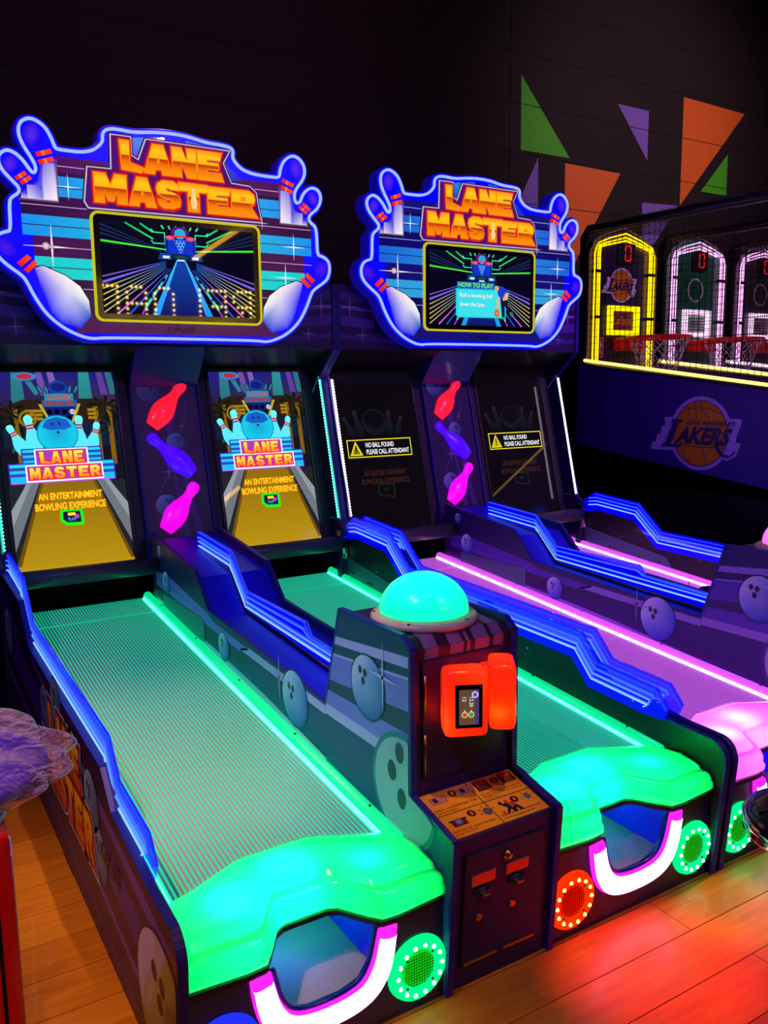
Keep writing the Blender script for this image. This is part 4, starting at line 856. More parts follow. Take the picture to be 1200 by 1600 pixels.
# ------------------------------------------------------------------ topper
def tv_art(P, g):
    x0, x1, z0, z1 = -.377, .374, 1.941, 2.359; vx, vz = 0, 2.213
    P.rect(x0, z0, x1, z1, '#060418', 0)
    P.poly([(x0, z1), (x1, z1), (x1, 2.24), (x0, 2.24)], ['#0a0a1e', '#0a0a1e', '#060420', '#060420'], 1)
    def ray(xa, za, t0, col, w0, w1, l, col2=None):   # line from the picture edge towards the vanishing point
        P.line((xa, za), (xa+(vx-xa)*t0, za+(vz-za)*t0), w0, col, l, col2, w1)
    for k in range(10):     # side lanes
        xb = .30+.0
    for s in (-1, 1):
        for k in range(7):
            za = 1.945+k*.027; ray(s*.374, za, .80, '#c8b828' if k < 5 else '#8a5ad0', .006, .0015, 3, '#1a6ad0')
        for k in range(4): ray(s*(.145+.055*k), z0+.002, .80, ('#18d0c0', '#9a30e0', '#2a50f0', '#e060d0')[k], .008, .0015, 4, '#2a60f0')
        P.poly([(s*.115, z0), (s*.150, z0), (s*.022, 2.200), (s*.016, 2.200)], ['#1a90e8', '#1a90e8', '#40b0ff', '#40b0ff'], 5)
        for t in (.12, .32, .50, .66): a = (s*(.205-.185*t), z0+.26*t); P.line(a, (a[0]-s*.035*(1-t), a[1]+.05*(1-t)), .012*(1-t*.8), '#18e0a0', 6)
        P.poly([(s*.374, 2.262), (s*.374, 2.272), (s*.07, 2.248), (s*.07, 2.243)], ['#30e010', '#30e010', '#58ff40', '#58ff40'], 6)
        ray(s*.374, 2.085, .72, '#7a6ae8', .004, .002, 3); ray(s*.374, 2.075, .72, '#4a30c0', .003, .002, 3)
        for k in range(3): ray(s*.374, 2.30+.02*k, .75, '#20305a', .006, .002, 2)
        for a, b in (((s*.26, 2.355), (s*.13, 2.290)), ((s*.19, 2.357), (s*.13, 2.320))): P.line(a, b, .009, '#18a850', 5, '#30f080', .006)
        P.pline([(s*.142, 2.336), (s*.125, 2.322), (s*.075, 2.322), (s*.076, 2.272), (s*.13, 2.272), (s*.14, 2.285)], .005, '#28f090', 6)
        for k in range(3): P.line((s*.02+s*.035*k, 2.356), (s*.018+s*.03*k, 2.340), .008, '#30e070', 5)
        P.poly([(s*.11, 2.20), (s*.045, 2.20), (s*.045, 2.226), (s*.10, 2.232)], '#10408a', 5); P.rect(min(s*.055, s*.088), 2.206, max(s*.055, s*.088), 2.218, '#d0e0f0', 6)
        P.ell(s*.05, 2.302, .022, .011, '#ff6a18', 8, '#d02890')
        P.rect(min(s*.065, s*.078), 2.23, max(s*.065, s*.078), 2.30, '#102a90', 6)
    P.poly([(-.022, 2.20), (.022, 2.20), (.115, z0), (-.115, z0)], ['#1040a0', '#1040a0', '#0c1460', '#0c1460'], 4)
    P.rect(-.062, 2.228, .062, 2.300, '#1030c0', 6); P.poly([(-.032, 2.292), (.032, 2.292), (.004, 2.235), (-.004, 2.235)], '#60a0f0', 7)
    for r in range(4):
        for k in range(4-r): P.ell((k-(3-r)/2)*.016, 2.286-r*.014, .0055, .0055, '#1030c0', 8, n=10)
    P.rect(-.040, 2.204, .040, 2.226, '#0c2a50', 6); P.rect(-.022, 2.211, .022, 2.219, '#1a5a20', 7); P.rect(-.018, 2.196, .018, 2.204, '#c8d8e8', 8)
    P.ell(0, 2.328, .048, .028, '#a020c8', 7, '#300a50'); P.ell(0, 2.322, .026, .024, '#20a8d8', 8); P.rect(-.030, 2.306, .030, 2.316, '#e04020', 9)
    if g['howto']:
        P.poly([(-.182, 2.190), (.095, 2.194), (.095, 2.155), (-.182, 2.152)], '#1a5ab8', 10); P.text('HOW TO PLAY', -.172, 2.160, .085, 2.186, '#70f018', 11, .03)
        P.poly([(-.190, 2.150), (.110, 2.156), (.185, 2.150), (.185, 1.990), (-.175, 1.985), (-.190, 2.000)], '#18c8d8', 10); P.poly([(-.180, 2.144), (.10, 2.148), (.175, 2.144), (.175, 1.996), (-.17, 1.992), (-.180, 2.003)], '#38d8e0', 11)
        for dx, c, l in ((.002, '#2a5a6a', 12), (0, '#f8fcff', 13)):
            P.text('Roll a bowling ball', -.160+dx, 2.095-dx, .080+dx, 2.126-dx, c, l, .01); P.text('down the lane.', -.160+dx, 2.050-dx, .025+dx, 2.076-dx, c, l, .01)
        # bowling figure
        P.poly([(.105, 2.180), (.160, 2.175), (.205, 2.150), (.200, 2.110), (.135, 2.098), (.118, 2.140)], '#1838c8', 15)
        P.ell(.112, 2.165, .016, .020, '#d8a078', 16); P.poly([(.096, 2.176), (.104, 2.194), (.124, 2.192), (.130, 2.172), (.116, 2.178)], '#181420', 17)
        P.poly([(.118, 2.118), (.140, 2.110), (.124, 2.030), (.108, 2.034)], '#e0a880', 16); P.poly([(.180, 2.140), (.205, 2.140), (.196, 2.100), (.160, 2.092), (.158, 2.104)], '#e0a880', 17)
        P.poly([(.140, 2.100), (.200, 2.108), (.196, 2.070), (.226, 2.022), (.214, 2.014), (.174, 2.062), (.176, 1.996), (.154, 1.996)], '#10142a', 15)
        P.poly([(.210, 2.024), (.232, 2.030), (.244, 2.012), (.224, 2.000)], '#18805a', 16); P.poly([(.150, 1.998), (.178, 1.998), (.182, 1.986), (.138, 1.986)], '#18a070', 16)
        P.ell(.113, 2.018, .019, .022, '#ff9020', 18, '#c83810')
def build_topper(root, g):
    neon = chaikin(NEON, 2); sil = grow(neon, .020); n = len(neon)
    tri = [tuple(t) for t in tessellate_polygon([[Vector((a, b, 0)) for a, b in neon]])]
    v = [(a, TY, b) for a, b in neon]+[(a, TY, b) for a, b in sil]+[(a, TY+.085, b) for a, b in sil]+[(a, TY+.085, b) for a, b in neon]
    f = tri+[tuple(k+3*n for k in reversed(t)) for t in tri]
    for k in range(n):
        q = (k+1) % n
        for a in range(3): f.append((a*n+k, a*n+q, (a+1)*n+q, (a+1)*n+k))
    body = raw('topper', v, f, g['topside'], root)
    s2 = grow(neon, .015); v = [(a, TY-.004, b) for a, b in neon]+[(a, TY-.004, b) for a, b in s2]+[(a, TY-.0005, b) for a, b in s2]; f = list(tri)
    for k in range(n):
        q = (k+1) % n
        for a in range(2): f.append((a*n+k, a*n+q, (a+1)*n+q, (a+1)*n+k))
    raw('topper_face', v, f, g['topface'], body)
    for y in (-.62, .62): box('topper_bracket', y-.04, y+.04, TY+.085, 2.578, 1.90, 2.10, DARKMETAL, body)
    bm = bmesh.new(); bm_tube(bm, [(a, TY-.010, b) for a, b in neon], .0075, 6, True); from_bm('neon_outline', bm, g['outline'], body, True)
    A = frame((0, TY-.0045, 0), (1, 0, 0), (0, 0, 1)); P = Paint(A, .0003, .0004); c1, c2, d1, d2, ln = g['stripes']
    # striped ground
    hwf = lambda z: .703 if z > 2.20 else (.66 if z > 2.13 else .60 if z > 2.08 else .50)
    def stripe(za, zb, ca, cb=None):
        w_ = min(hwf(za), hwf(zb))
        if za >= 2.418: w_ = .545
        cb = cb or ca; P.poly([(-w_, za), (0, za), (0, zb), (-w_, zb)], [ca, cb, cb, ca], 1); P.poly([(0, za), (w_, za), (w_, zb), (0, zb)], [cb, ca, ca, cb], 1)
    stripe(2.545, 2.612, d2); stripe(2.528, 2.545, d1); stripe(2.482, 2.528, c1, c2); stripe(2.478, 2.482, d1); stripe(2.441, 2.478, c1, c2); stripe(2.355, 2.441, d1, d2)
    stripe(2.315, 2.355, c1, c2); stripe(2.311, 2.315, d1); stripe(2.267, 2.311, c1, c2); stripe(2.179, 2.267, d2, d1); stripe(2.136, 2.179, c2, c2); stripe(2.132, 2.136, d1); stripe(2.086, 2.132, c2, c2); stripe(1.93, 2.086, d1, d2); stripe(1.850, 1.93, d2)
    for z in (2.571, 2.398, 2.222, 2.045): P.rect(-min(hwf(z), .545 if z > 2.41 else 1), z-.0016, min(hwf(z), .545 if z > 2.41 else 1), z+.0016, ln, 2)
    for s in (-1, 1): P.poly([(s*.05, 2.600), (s*.33, 2.600), (s*.26, 2.665), (s*.20, 2.735), (s*.05, 2.755)], ['#1a60d0', '#1030c0', '#1838d0', '#2a80e0', '#2060d8'], 3)
    # little white-bodied pins at the upper corners
    for s in (-1, 1):
        o = -.008
        P.poly([(o+s*.538, 2.585), (o+s*.538, 2.420), (o+s*.690, 2.420), (o+s*.690, 2.445), (o+s*.62, 2.50), (o+s*.60, 2.58)], ['#3a30c8', '#d8c8f0', '#c8b8f0', '#2010d0', '#1808e0', '#1010e8'], 4)
        P.poly([(o+s*.538, 2.60), (o+s*.533, 2.60), (o+s*.533, 2.413), (o+s*.700, 2.413), (o+s*.700, 2.420), (o+s*.538, 2.420)], '#6a4a4a', 5)
        P.poly([(o+s*.592, 2.575), (o+s*.545, 2.580), (o+s*.541, 2.425), (o+s*.596, 2.423), (o+s*.598, 2.50)], ['#7a70e0', '#a898e8', '#fff4f8', '#e8dcf8', '#b0a0f0'], 6)
        P.poly([(o+s*.664, 2.478), (o+s*.604, 2.480), (o+s*.600, 2.423), (o+s*.662, 2.421)], ['#a898f0', '#2830d0', '#8890e8', '#e8d8f8'], 6)
        P.ell(o+s*.632, 2.690, .036, .052, '#5a28e8', 6, '#1a00f0', rot=s*.28); P.ell(o+s*.727, 2.556, .030, .042, '#5a28e8', 6, '#1a00f0', rot=s*.6)
        for (a, b), r_, w_, h_ in (((.585, 2.619), .33, .034, .010), ((.577, 2.587), .33, .034, .010), ((.686, 2.512), .62, .026, .009), ((.667, 2.496), .62, .026, .009)):
            t = -s*r_ if s > 0 else r_; ct, st = math.cos(t), math.sin(t); q = [(o+s*a+u*ct-v*st, b+u*st+v*ct) for u, v in ((-w_, -h_), (w_, -h_), (w_, h_), (-w_, h_))]
            P.poly(q, ['#e81010', '#ff3808', '#ff4810', '#e81808'], 8); P.poly([(o+s*a+u*ct-v*st, b+u*st+v*ct) for u, v in ((-w_*.3, -h_), (w_*.1, -h_), (w_*.1, h_), (-w_*.3, h_))], '#ff7a10', 9)
        # big lower pins
        bod = [(.655, 2.127, '#8a70f0'), (.618, 2.138, '#e0c8f0'), (.526, 2.101, '#fff0f0'), (.466, 2.058, '#fff8ec'), (.432, 1.996, '#e8f0f0'), (.425, 1.927, '#1060d0'), (.474, 1.869, '#0820e0'), (.56, 1.89, '#0010f0'), (.598, 1.938, '#0418f8'), (.632, 2.041, '#2a28f0')]
        P._add([(o+s*.520, 2.030)]+[(o+s*a, b) for a, b, _ in bod], [(0, 1+k, 1+(k+1) % len(bod)) for k in range(len(bod))], [lin('#dcd8f4')]+[lin(c) for _, _, c in bod], 11)
        P.poly([(o+s*.660, 2.135), (o+s*.618, 2.142), (o+s*.526, 2.105), (o+s*.462, 2.060), (o+s*.426, 1.996), (o+s*.432, 1.996), (o+s*.466, 2.056), (o+s*.526, 2.100), (o+s*.618, 2.137)], '#101040', 12)
        P.ell(o+s*.768, 2.205, .040, .052, '#4a18e8', 11, '#1000f0', rot=-s*.9)
        for q in ([(.728, 2.145), (.683, 2.183), (.666, 2.167), (.710, 2.128)], [(.703, 2.116), (.656, 2.160), (.639, 2.147), (.684, 2.103)]): P.poly([(o+s*a, b) for a, b in q], ['#e81010', '#ff3808', '#ff4810', '#e81808'], 13)
    P.flare(-.585, 2.222, .10, '#f8e8e0', 14); P.ell(-.610, 2.224, .016, .016, '#f8e8e0', 15, '#b08aa0'); P.ell(-.585, 2.222, .010, .010, '#f8e0e0', 15, '#a07a98')
    P.flare(.60, 2.305, .07, '#e8f8ff', 14); P.flare(.55, 2.15, .07, '#e8f0ff', 14); P.flare(-.50, 2.485, .06, '#c8f8ff', 14); P.flare(.428, 2.41, .035, '#f0e0f8', 14)
    P.text('UNIS', -.085, 1.862, .060, 1.888, '#0a0a38', 16, .03, .35)
    P.build('topper_art', BACKLIT, body)
    # logo: plate layers, then each letter
    y = TY-.006
    plate = chaikin([(-.302, 2.733), (-.212, 2.734), (-.213, 2.654), (-.181, 2.637), (-.142, 2.733), (.266, 2.732), (.231, 2.672), (.27, 2.583), (.367, 2.578), (.400, 2.551), (.407, 2.498), (.425, 2.412), (-.417, 2.405), (-.433, 2.431), (-.413, 2.581), (-.307, 2.583)], 0)
    for d_, m_, k in ((.010, mat('logo dark outline', '#3a3038', .5, emit='#3a2c34', es=.35), 1), (.004, glow('logo white line', '#e0c8e8', .8), 2), (-.002, glow('logo violet', '#5a1880', .75), 3)):  # outermost plate is a dark grey outline
        solid2d('logo_plate', [grow(plate, d_)], y-.003*k, y-.003*(k-1), m_, body)
    for i, (ch, xa, xb, za, zb) in enumerate(LOGO):
        lps = letter_loops(ch, xa, xb, za, zb); y3 = y-.009
        lt = solid2d('letter', lps, y3-.009, y3-.006, g['letter'], body)
        # red and orange surrounds belong to the letter
        bm = bmesh.new(); bm_prism(bm, grow(lps[0], .0125), y3-.0025, y3-.0005, lambda x, z, y_: (x, y_, z)); o2 = from_bm('letter_surround', bm, glow('logo red', '#d81818', .95), body)
        bm = bmesh.new(); bm_prism(bm, grow(lps[0], .0050), y3-.006, y3-.003, lambda x, z, y_: (x, y_, z)); o3 = from_bm('letter_outline', bm, glow('logo orange line', '#ff8a14', 1.0), body)
    # small pin standing in the T
    lathe('logo_pin', [(max(.001, w_*.085), u*.095) for u, w_ in pin_outline()], glow('logo pin', '#ffd890', .95), body, Matrix.Translation((.072, y-.020, 2.442)), 12, .3)
    # television
    fr = [(-.412, 1.906), (.410, 1.906), (.410, 2.392), (-.412, 2.392)]
    def rr(x0, x1, z0, z1, r): return arc(x1-r, z1-r, r, 0, 90)+arc(x0+r, z1-r, r, 90, 180)+arc(x0+r, z0+r, r, 180, 270)+arc(x1-r, z0+r, r, 270, 360)
    tv = solid2d('television', [rr(-.405, .403, 1.913, 2.386, .03)], TY-.012, TY-.0046, mat('tv black', '#0a0812', .15, coat=.5), body)
    solid2d('television_frame', [rr(-.414, .412, 1.904, 2.395, .036), rr(-.403, .401, 1.915, 2.384, .028)], TY-.016, TY-.0046, glow('yellow frame glow', '#d8d018', .85), body)
    P = Paint(frame((0, TY-.012, 0), (1, 0, 0), (0, 0, 1)), .00015, .0004); tv_art(P, g); P.build('television_picture', SCREEN, body)
# ------------------------------------------------------------------ the two machines
def palette(name, main, hot, neon_s):
    return {}
NEONM = [glow('neon line faint', (.03, .06, 1), 1.0), glow('neon line a', (.05, .14, 1), 1.2), glow('neon line b', (.09, .26, 1), 1.35), glow('neon line c', (.20, .42, 1), 1.6)]
LETTERG = grad_glow('letter gradient', [(0, '#ff9a10'), (.30, '#f87808'), (.50, '#c03008'), (.54, '#ffb818'), (.80, '#ffc81c'), (1, '#ff9a18')], 1.0)
COMMON = dict(neon=NEONM, letter=LETTERG, acryl=acrylic('blue acrylic', '#0404e0', .50, emit=(.0, .0, .75)), topside=mat('topper rim', '#1010a0', .3, emit='#1808c0', es=.35, coat=.4), topface=mat('topper blue', '#0404c0', .3, emit=(0, 0, 1), es=.9),  # topface emission stands in for the neon's light on the blue face
              outline=glow('ice blue neon', (.30, .42, 1), 1.25), uframe=glow('pocket frame glow', (1, .62, 1), 3.2), reader=translucent('red milky plastic', (1, .16, .04)), screen=SCREEN, spk={})
A_ = dict(COMMON, lane=mat('green lane', '#b0a4a0', .30, coat=.2), rib=mat('green lit rib', '#30c090', .3, emit=(.0, .85, .46), es=.50), gutter=mat('green gutter', '#20d070', .35, emit=(0, .85, .30), es=.85), ledline=glow('green led line', (.04, 1, .6), 8),
          bumper=translucent('green milky plastic', (.05, 1, .36)), bump_power=3.4, bump_col=(.02, 1, .36), dome=translucent('green dome plastic', (.04, 1, .45)), dome_power=3.4, dome_col=(.02, 1, .42),
          strip=glow('green strip', (.03, .85, .48), 1.6), stripled=glow('green strip led', (.3, 1, .75), 5), pane=acrylic('teal acrylic', '#0a3a48', .55), paneedge=mat('teal edge', '#2a8a90', .2, emit=(.02, .5, .5), es=.5),
          stripes=('#1890f0', '#10d0d0', '#2a0a38', '#4a1050', '#d8a0e0'), game=True, howto=False, art_dark='#22285e', art_light='#cdbcf4', art_mid='#8a74e0', art_deep='#1e3a7a', art_low='#1a6a90', ball0='#e4e4ff', ball1='#0850b8', ballrim='#123048', ballrim2='#1a7a86', bigball='#a8c0d0',
          spk={(-1, -1): 'blue', (-1, 1): 'green', (1, -1): 'orange', (1, 1): 'green'})
B_ = dict(COMMON, lane=mat('violet lane', '#a8a4a6', .18, coat=.5), rib=mat('pink lit rib', '#c070d0', .3, emit=(.75, .14, .90), es=.5), gutter=mat('pink gutter', '#d060e0', .35, emit=(.80, .10, .90), es=.85), ledline=glow('pink led line', (1, .62, .9), 8),
          bumper=translucent('pink milky plastic', (1, .30, .9)), bump_power=3.6, bump_col=(1, .22, .85), dome=translucent('pink dome plastic', (1, .30, .8)), dome_power=3.6, dome_col=(1, .2, .75),
          strip=glow('white strip', (.95, .72, 1), 3.0), stripled=glow('white strip led', (1, .9, 1), 6), pane=acrylic('violet acrylic', '#1a1058', .55), paneedge=mat('violet edge', '#6a5ac0', .2, emit=(.12, .10, .5), es=.5),
          stripes=('#1a60d8', '#30a0e0', '#0a0860', '#141078', '#a0a8f0'), game=False, howto=True, art_dark='#2c1260', art_light='#9a7ad8', art_mid='#5a2ab8', art_deep='#2e1270', art_low='#4a1a90', ball0='#dcd8ff', ball1='#0a44c8', ballrim='#14204a', ballrim2='#3a2a8a', bigball='#a0a0d0',  # purple light on this console is put into its art tones
          spk={(-1, -1): 'green', (-1, 1): 'blue', (1, -1): 'green', (1, 1): 'blue'})
MA = thing('bowling_machine', 'two-lane arcade bowling machine with green glowing lanes and lit attract screens', 'arcade machine', (0, 0, 0))
build_machine(MA, A_)
MB = thing('bowling_machine', 'two-lane arcade bowling machine with pink glowing lanes and dark warning screens', 'arcade machine', (1.8192, 0, 0))
build_machine(MB, B_)

# ================================================================== BASKETBALL MACHINES
def lakers(P, cx, cz, s, l, fl=1, white='#e8dcf0', gold='#e08a10', ink='#2a0c60'):
    """ball with slanted team lettering; s = ball radius"""
    f = lambda u, v: (cx+fl*u*s, cz+v*s)
    P.poly([f(*q) for q in ((-1.36, .48), (1.45, .48), (1.42, .28), (1.30, -.02), (1.28, -.22), (1.46, -.24), (1.30, -.62), (1.02, -.78), (.72, -.72), (.60, -.60), (-.95, -.58), (-1.90, -.58), (-1.84, -.34), (-1.70, -.34), (-1.64, -.08), (-1.52, -.08), (-1.46, .20), (-1.34, .20))], white, l)
    P.ell(cx, cz, 1.14*s, 1.14*s, white, l+1); P.ell(cx, cz, 1.02*s, 1.02*s, ink, l+2); P.ell(cx, cz, .99*s, .99*s, gold, l+3)
    def arcl(pts): P.pline([f(*q) for q in pts], .022*s, ink, l+4)
    arcl([(-.78, .58), (-.4, .76), (0, .80), (.4, .76), (.78, .58)]); arcl([(-.50, .84), (-.40, .72), (-.44, .54)]); arcl([(-.22, .96), (-.16, .60), (-.12, .44)]); arcl([(.02, .97), (-.02, .78), (.34, .46)]); arcl([(-.62, -.40), (-.50, -.75), (-.28, -.94)]); arcl([(.14, -.40), (.22, -.70), (.30, -.95)]); arcl([(-.98, -.36), (-.4, -.40), (.2, -.42), (.98, -.40)])
    P.poly([f(*q) for q in ((-1.06, .42), (-.62, .42), (-.66, .34), (-.80, .30), (-1.08, -.38), (-.80, -.40), (-.66, -.26), (-.70, -.46), (-1.46, -.46), (-1.40, -.38), (-1.30, -.36), (-1.02, .30), (-1.08, .34))], ink, l+6)
    v, fc = text2d('AKERS', .045, .0)
    P._add([f(-.82+a*1.92+.22*(b-.5), -.34+b*.54) for a, b in v], fc, [lin(ink)]*len(v), l+6)
    P.poly([f(*q) for q in ((.48, -.28), (.66, -.28), (.86, -.58), (1.10, -.62), (1.30, -.42), (1.24, -.58), (1.02, -.70), (.76, -.64))], ink, l+6)
    v, fc = text2d('LOS ANGELES', .03, .0)
    P._add([f(-.48+a*1.74+.04*(b-.5), .26+b*.14) for a, b in v], fc, [lin(ink)]*len(v), l+6)
def hoop_machine(xl, kind, label):
    W_ = .88; YB = 3.30; root = thing('basketball_machine', label, 'arcade machine', (xl, YB, 0), 'basketball hoop machines along the wall')
    off = Matrix.Translation((0, -YB, 0))
    neon, boardc, barc, panelc = kind['neon'], kind['board'], kind['bar'], kind['panel']
    c0 = .415
    def arch(d, zb=1.30): return [(c0-.385+d, zb), (c0-.385+d, 2.60), (c0-.335+d*.6, 2.69-d*.4), (c0-.20+d*.3, 2.757-d*.8), (c0, 2.815-d), (c0+.20-d*.3, 2.757-d*.8), (c0+.335-d*.6, 2.69-d*.4), (c0+.385-d, 2.60), (c0+.385-d, zb)]
    bb = prism_y('backboard', [(x, z) for x, z in arch(0)], 0, .03, boardc, root)
    tube('board_rim', [(x, -.004, z) for x, z in arch(.006)], .006, mat('rim plastic', '#8a7a80', .3), bb, 6)
    for d, r in ((.050, .0055), (.080, .0065), (.105, .0065)): tube('neon_arch', [(x, -.022, z) for x, z in arch(d, 1.55)], r, neon, bb, 6)
    for z in (2.46, 2.11):
        for s in (-1, 1): box('neon_clip', c0+s*.30-.035, c0+s*.30+.035, -.034, -.001, z-.012, z+.012, BLACK, bb)
    # target square
    X0_, X1_, Z0_, Z1_ = c0-.170, c0+.178, 1.975, 2.205; t = .048
    bm = bmesh.new()
    for a, b, c, d in ((X0_, X1_, Z1_-t*.8, Z1_), (X0_, X1_, Z0_, Z0_+t*.8), (X0_, X0_+t, Z0_, Z1_), (X1_-t, X1_, Z0_, Z1_)): bm_box(bm, ((a+b)/2, -.016, (c+d)/2), (b-a, .030, d-c), bevel=.006)
    from_bm('target_square', bm, kind['square'], bb)
    P = Paint(frame((0, -.001, 0), (1, 0, 0), (0, 0, 1)), .0005, .0006)
    P.rect(X0_+t, Z0_+t*.8, X1_-t, Z1_-t*.8, kind['inner'], 1)
    if kind['logo']:
        lakers(P, c0-.015, 2.368, .118, 2); P.text('Lakers', X0_+t+.02, Z0_+.085, X1_-t-.02, Z0_+.150, '#e09020', 3, .03, .3)
        P.rect(.145, 1.80, .215, 1.955, '#e8e0e8', 2); P.rect(.150, 1.806, .180, 1.950, '#2a3a90', 3); P.rect(.180, 1.806, .210, 1.950, '#b02030', 3); P.poly([(.172, 1.82), (.186, 1.83), (.182, 1.87), (.196, 1.90), (.180, 1.935), (.168, 1.91), (.176, 1.88)], '#f0e8f0', 4)
    else:
        P.ring(c0-.01, 2.37, .085, .10, '#c8c0c8', 2)
        for k in range(5): P.rect(X0_+t+.015, Z0_+.060+k*.024, X1_-t-.015, Z0_+.069+k*.024, kind['lines'], 3)
    P.build('board_print', PRINT, bb)
    sc = box('score_display', c0-.075, c0+.105, -.03, -.001, 2.535, 2.690, BLACK, root, .004)
    P = Paint(frame((c0+.02, -.0302, 2.613), (1, 0, 0), (0, 0, 1)))
    a, b, w = .030, .056, .007
    for seg in (((-a, b), (a, b)), ((-a, -b), (a, -b)), ((-a, 0.006), (-a, b-.006)), ((a, .006), (a, b-.006)), ((-a, -b+.006), (-a, -.006)), ((a, -b+.006), (a, -.006))): P.line(*seg, .012, '#ff1424', 1)
    P.build('digit', attr_mat('red digit', 1., .3, 0, base=0, sample=False), sc)
    # hoop
    RED = mat('hoop red', '#d81810', .35, emit='#c00c08', es=.12, coat=.3); hc = Vector((c0+.02, -.37, 1.94))
    bm = bmesh.new(); bm_tube(bm, [hc+Vector((.235*math.cos(k*math.pi/16), .235*math.sin(k*math.pi/16), 0)) for k in range(32)], .013, 8, True); hp = from_bm('hoop', bm, RED, root, True)
    bm = bmesh.new(); bm_box(bm, (hc.x, -.065, 1.90), (.22, .13, .10), bevel=.008); bm_box(bm, (hc.x, -.14, 1.935), (.16, .08, .03), bevel=.006); from_bm('hoop_bracket', bm, RED, hp)
    bm = bmesh.new(); n = 12
    for k in range(n):
        for s in (1, -1):
            path = []
            for j in range(5):
                t_ = j/4; a_ = (k+s*.5*j)*2*math.pi/n; r_ = .228-.09*t_**.8; path.append(hc+Vector((r_*math.cos(a_), r_*math.sin(a_), -.012-.24*t_)))
            bm_tube(bm, path, .0035, 4, False, False)
    nt = from_bm('net', bm, mat('net cord', '#e8d8e0', .8), hp, True); nt['kind'] = 'stuff'
    # sides: printed panels, neon bars, wire cage
    SP = [(.05, 1.745), (-2.40, 1.44), (-2.40, .83), (.05, 1.115)]
    for x, first in ((.0, True), (W_-.03, False)):
        sp = prism_x('side_panel', SP, x, x+.03, panelc, root)
        tube('neon_bar', [(x+.015, .0, 1.775), (x+.015, -2.38, 1.478)], .011, barc, sp, 8)
        tube('panel_rail', [(x+.015, .04, 1.748), (x+.015, -2.40, 1.45)], .018, BLACK, sp, 8)
        if first and kind['logo']:
            P = Paint(frame((x, 0, 0), (0, -1, 0), (0, 0, 1)), .0006, .0008); P.poly([(-a_, b_) for a_, b_ in SP], '#360c88', 0)
            lakers(P, YB-2.172, 1.248, .222, 1, 1, '#b48cf0', '#d87a10', '#2a0c66'); P.build('panel_print', PRINT, sp)
        if first:
            bm = bmesh.new(); xx = x+.015; zt = lambda y: 2.735+.02*y/1.5; zb = lambda y: 1.775+.125*y
            k = 0
            while k*.05 < 2.36:
                y = -.01-k*.05; bm_box(bm, (xx, y, (zt(y)+zb(y))/2), (.003, .003, zt(y)-zb(y))); k += 1
            for k in range(26):
                z = 1.50+k*.05; ya = 0 if z > 1.775 else (z-1.775)/.125
                if ya > -2.3: bm_box(bm, (xx+.003, (ya-2.37)/2, z), (.003, abs(ya+2.37), .003))
            cg = from_bm('cage_mesh', bm, mat('cage wire', '#141014', .5, .3), root); cg['kind'] = 'stuff'
            tube('top_pipe', [(x+.030, .06, 2.70), (x+.030, 0, 2.775), (x+.030, -2.4, 2.715)], .028, mat('black pipe', '#16121a', .35), root, 10)
            tube('cage_rail', [(x+.015, 0, 2.735), (x+.015, -2.4, 2.68)], .006, mat('grey wire', '#8a7a70', .4, .5), root, 6)
    bm = bmesh.new()
    for k in range(18): bm_box(bm, (W_*(k+.5)/18, -1.2, 2.79-.01), (.003, 2.4, .003))
    for k in range(44): bm_box(bm, (W_/2, -k*.055, 2.79), (W_, .003, .003))
    rc = from_bm('roof_mesh', bm, mat('cage wire', '#141014', .5, .3), root); rc['kind'] = 'stuff'
    prism_x('ball_ramp', [(-.0, 1.20), (-2.3, .86), (-2.3, .82), (0, 1.16)], .03, W_-.03, mat('ramp black', '#0e0a12', .5), root)
    box('base', .05, W_-.05, -2.1, .05, 0, .84, BLACK, root); box('rear_post', .03, W_-.03, .03, .09, 0, 2.72, BLACK, root)
YN = glow('yellow neon', (1, .60, .0), 2.6); PN = glow('pink white neon', (1, .42, .92), 1.8)
KINDS = [dict(neon=YN, square=glow('yellow square', (1, .78, .0), 1.3), bar=glow('yellow bar', (1, .68, .12), 2.6), board=mat('violet board', '#2a1440', .4, coat=.2), panel=mat('violet panel', '#3a0e90', .5), inner='#6a2a3a', logo=True),
         dict(neon=PN, square=glow('pink square', (1, .62, .95), 1.3), bar=glow('pink bar', (1, .66, .85), 2.0), board=mat('green board', '#0a5a40', .4, coat=.2), panel=mat('green panel', '#0a4a38', .4), inner='#b8c8b8', logo=False, lines='#2a7a50'),
         dict(neon=PN, square=glow('pink square', (1, .62, .95), 1.3), bar=glow('pink bar', (1, .66, .85), 2.0), board=mat('grey board', '#3a3040', .4, coat=.2), panel=mat('grey panel', '#2a2430', .4), inner='#5a3a48', logo=False, lines='#c8b8c8')]
for i, lb in enumerate(('basketball hoop machine with yellow neon arch and purple team side panel', 'basketball hoop machine with green backboard and pink neon arch', 'basketball hoop machine with grey backboard beyond the green one')):
    hoop_machine(3.5+.889*i, KINDS[i], lb)

# ================================================================== THINGS AT THE EDGES OF THE VIEW
rc = thing('red_cabinet', 'glossy red cabinet with a black seam beside the wooden floor', 'cabinet', (-1.544, -.12, 0))
REDM = noisy('red lacquer', '#c01008', '#d4180c', 5, .25, bump=.01, coat=.6)
box('body', -.325, .318, -.22, .22, .03, .94, REDM, rc, .012); box('front_seam', .288, .2935, -.2225, -.21, .03, .925, BLACK, rc); box('plinth', -.30, .29, -.20, .20, 0, .03, BLACK, rc)
box('front_door', -.30, .280, -.226, -.214, .08, .90, REDM, rc, .004); tube('door_handle', [(.20, -.226, .5), (.20, -.25, .5), (.20, -.25, .62), (.20, -.226, .62)], .006, CHROME, rc, 8)
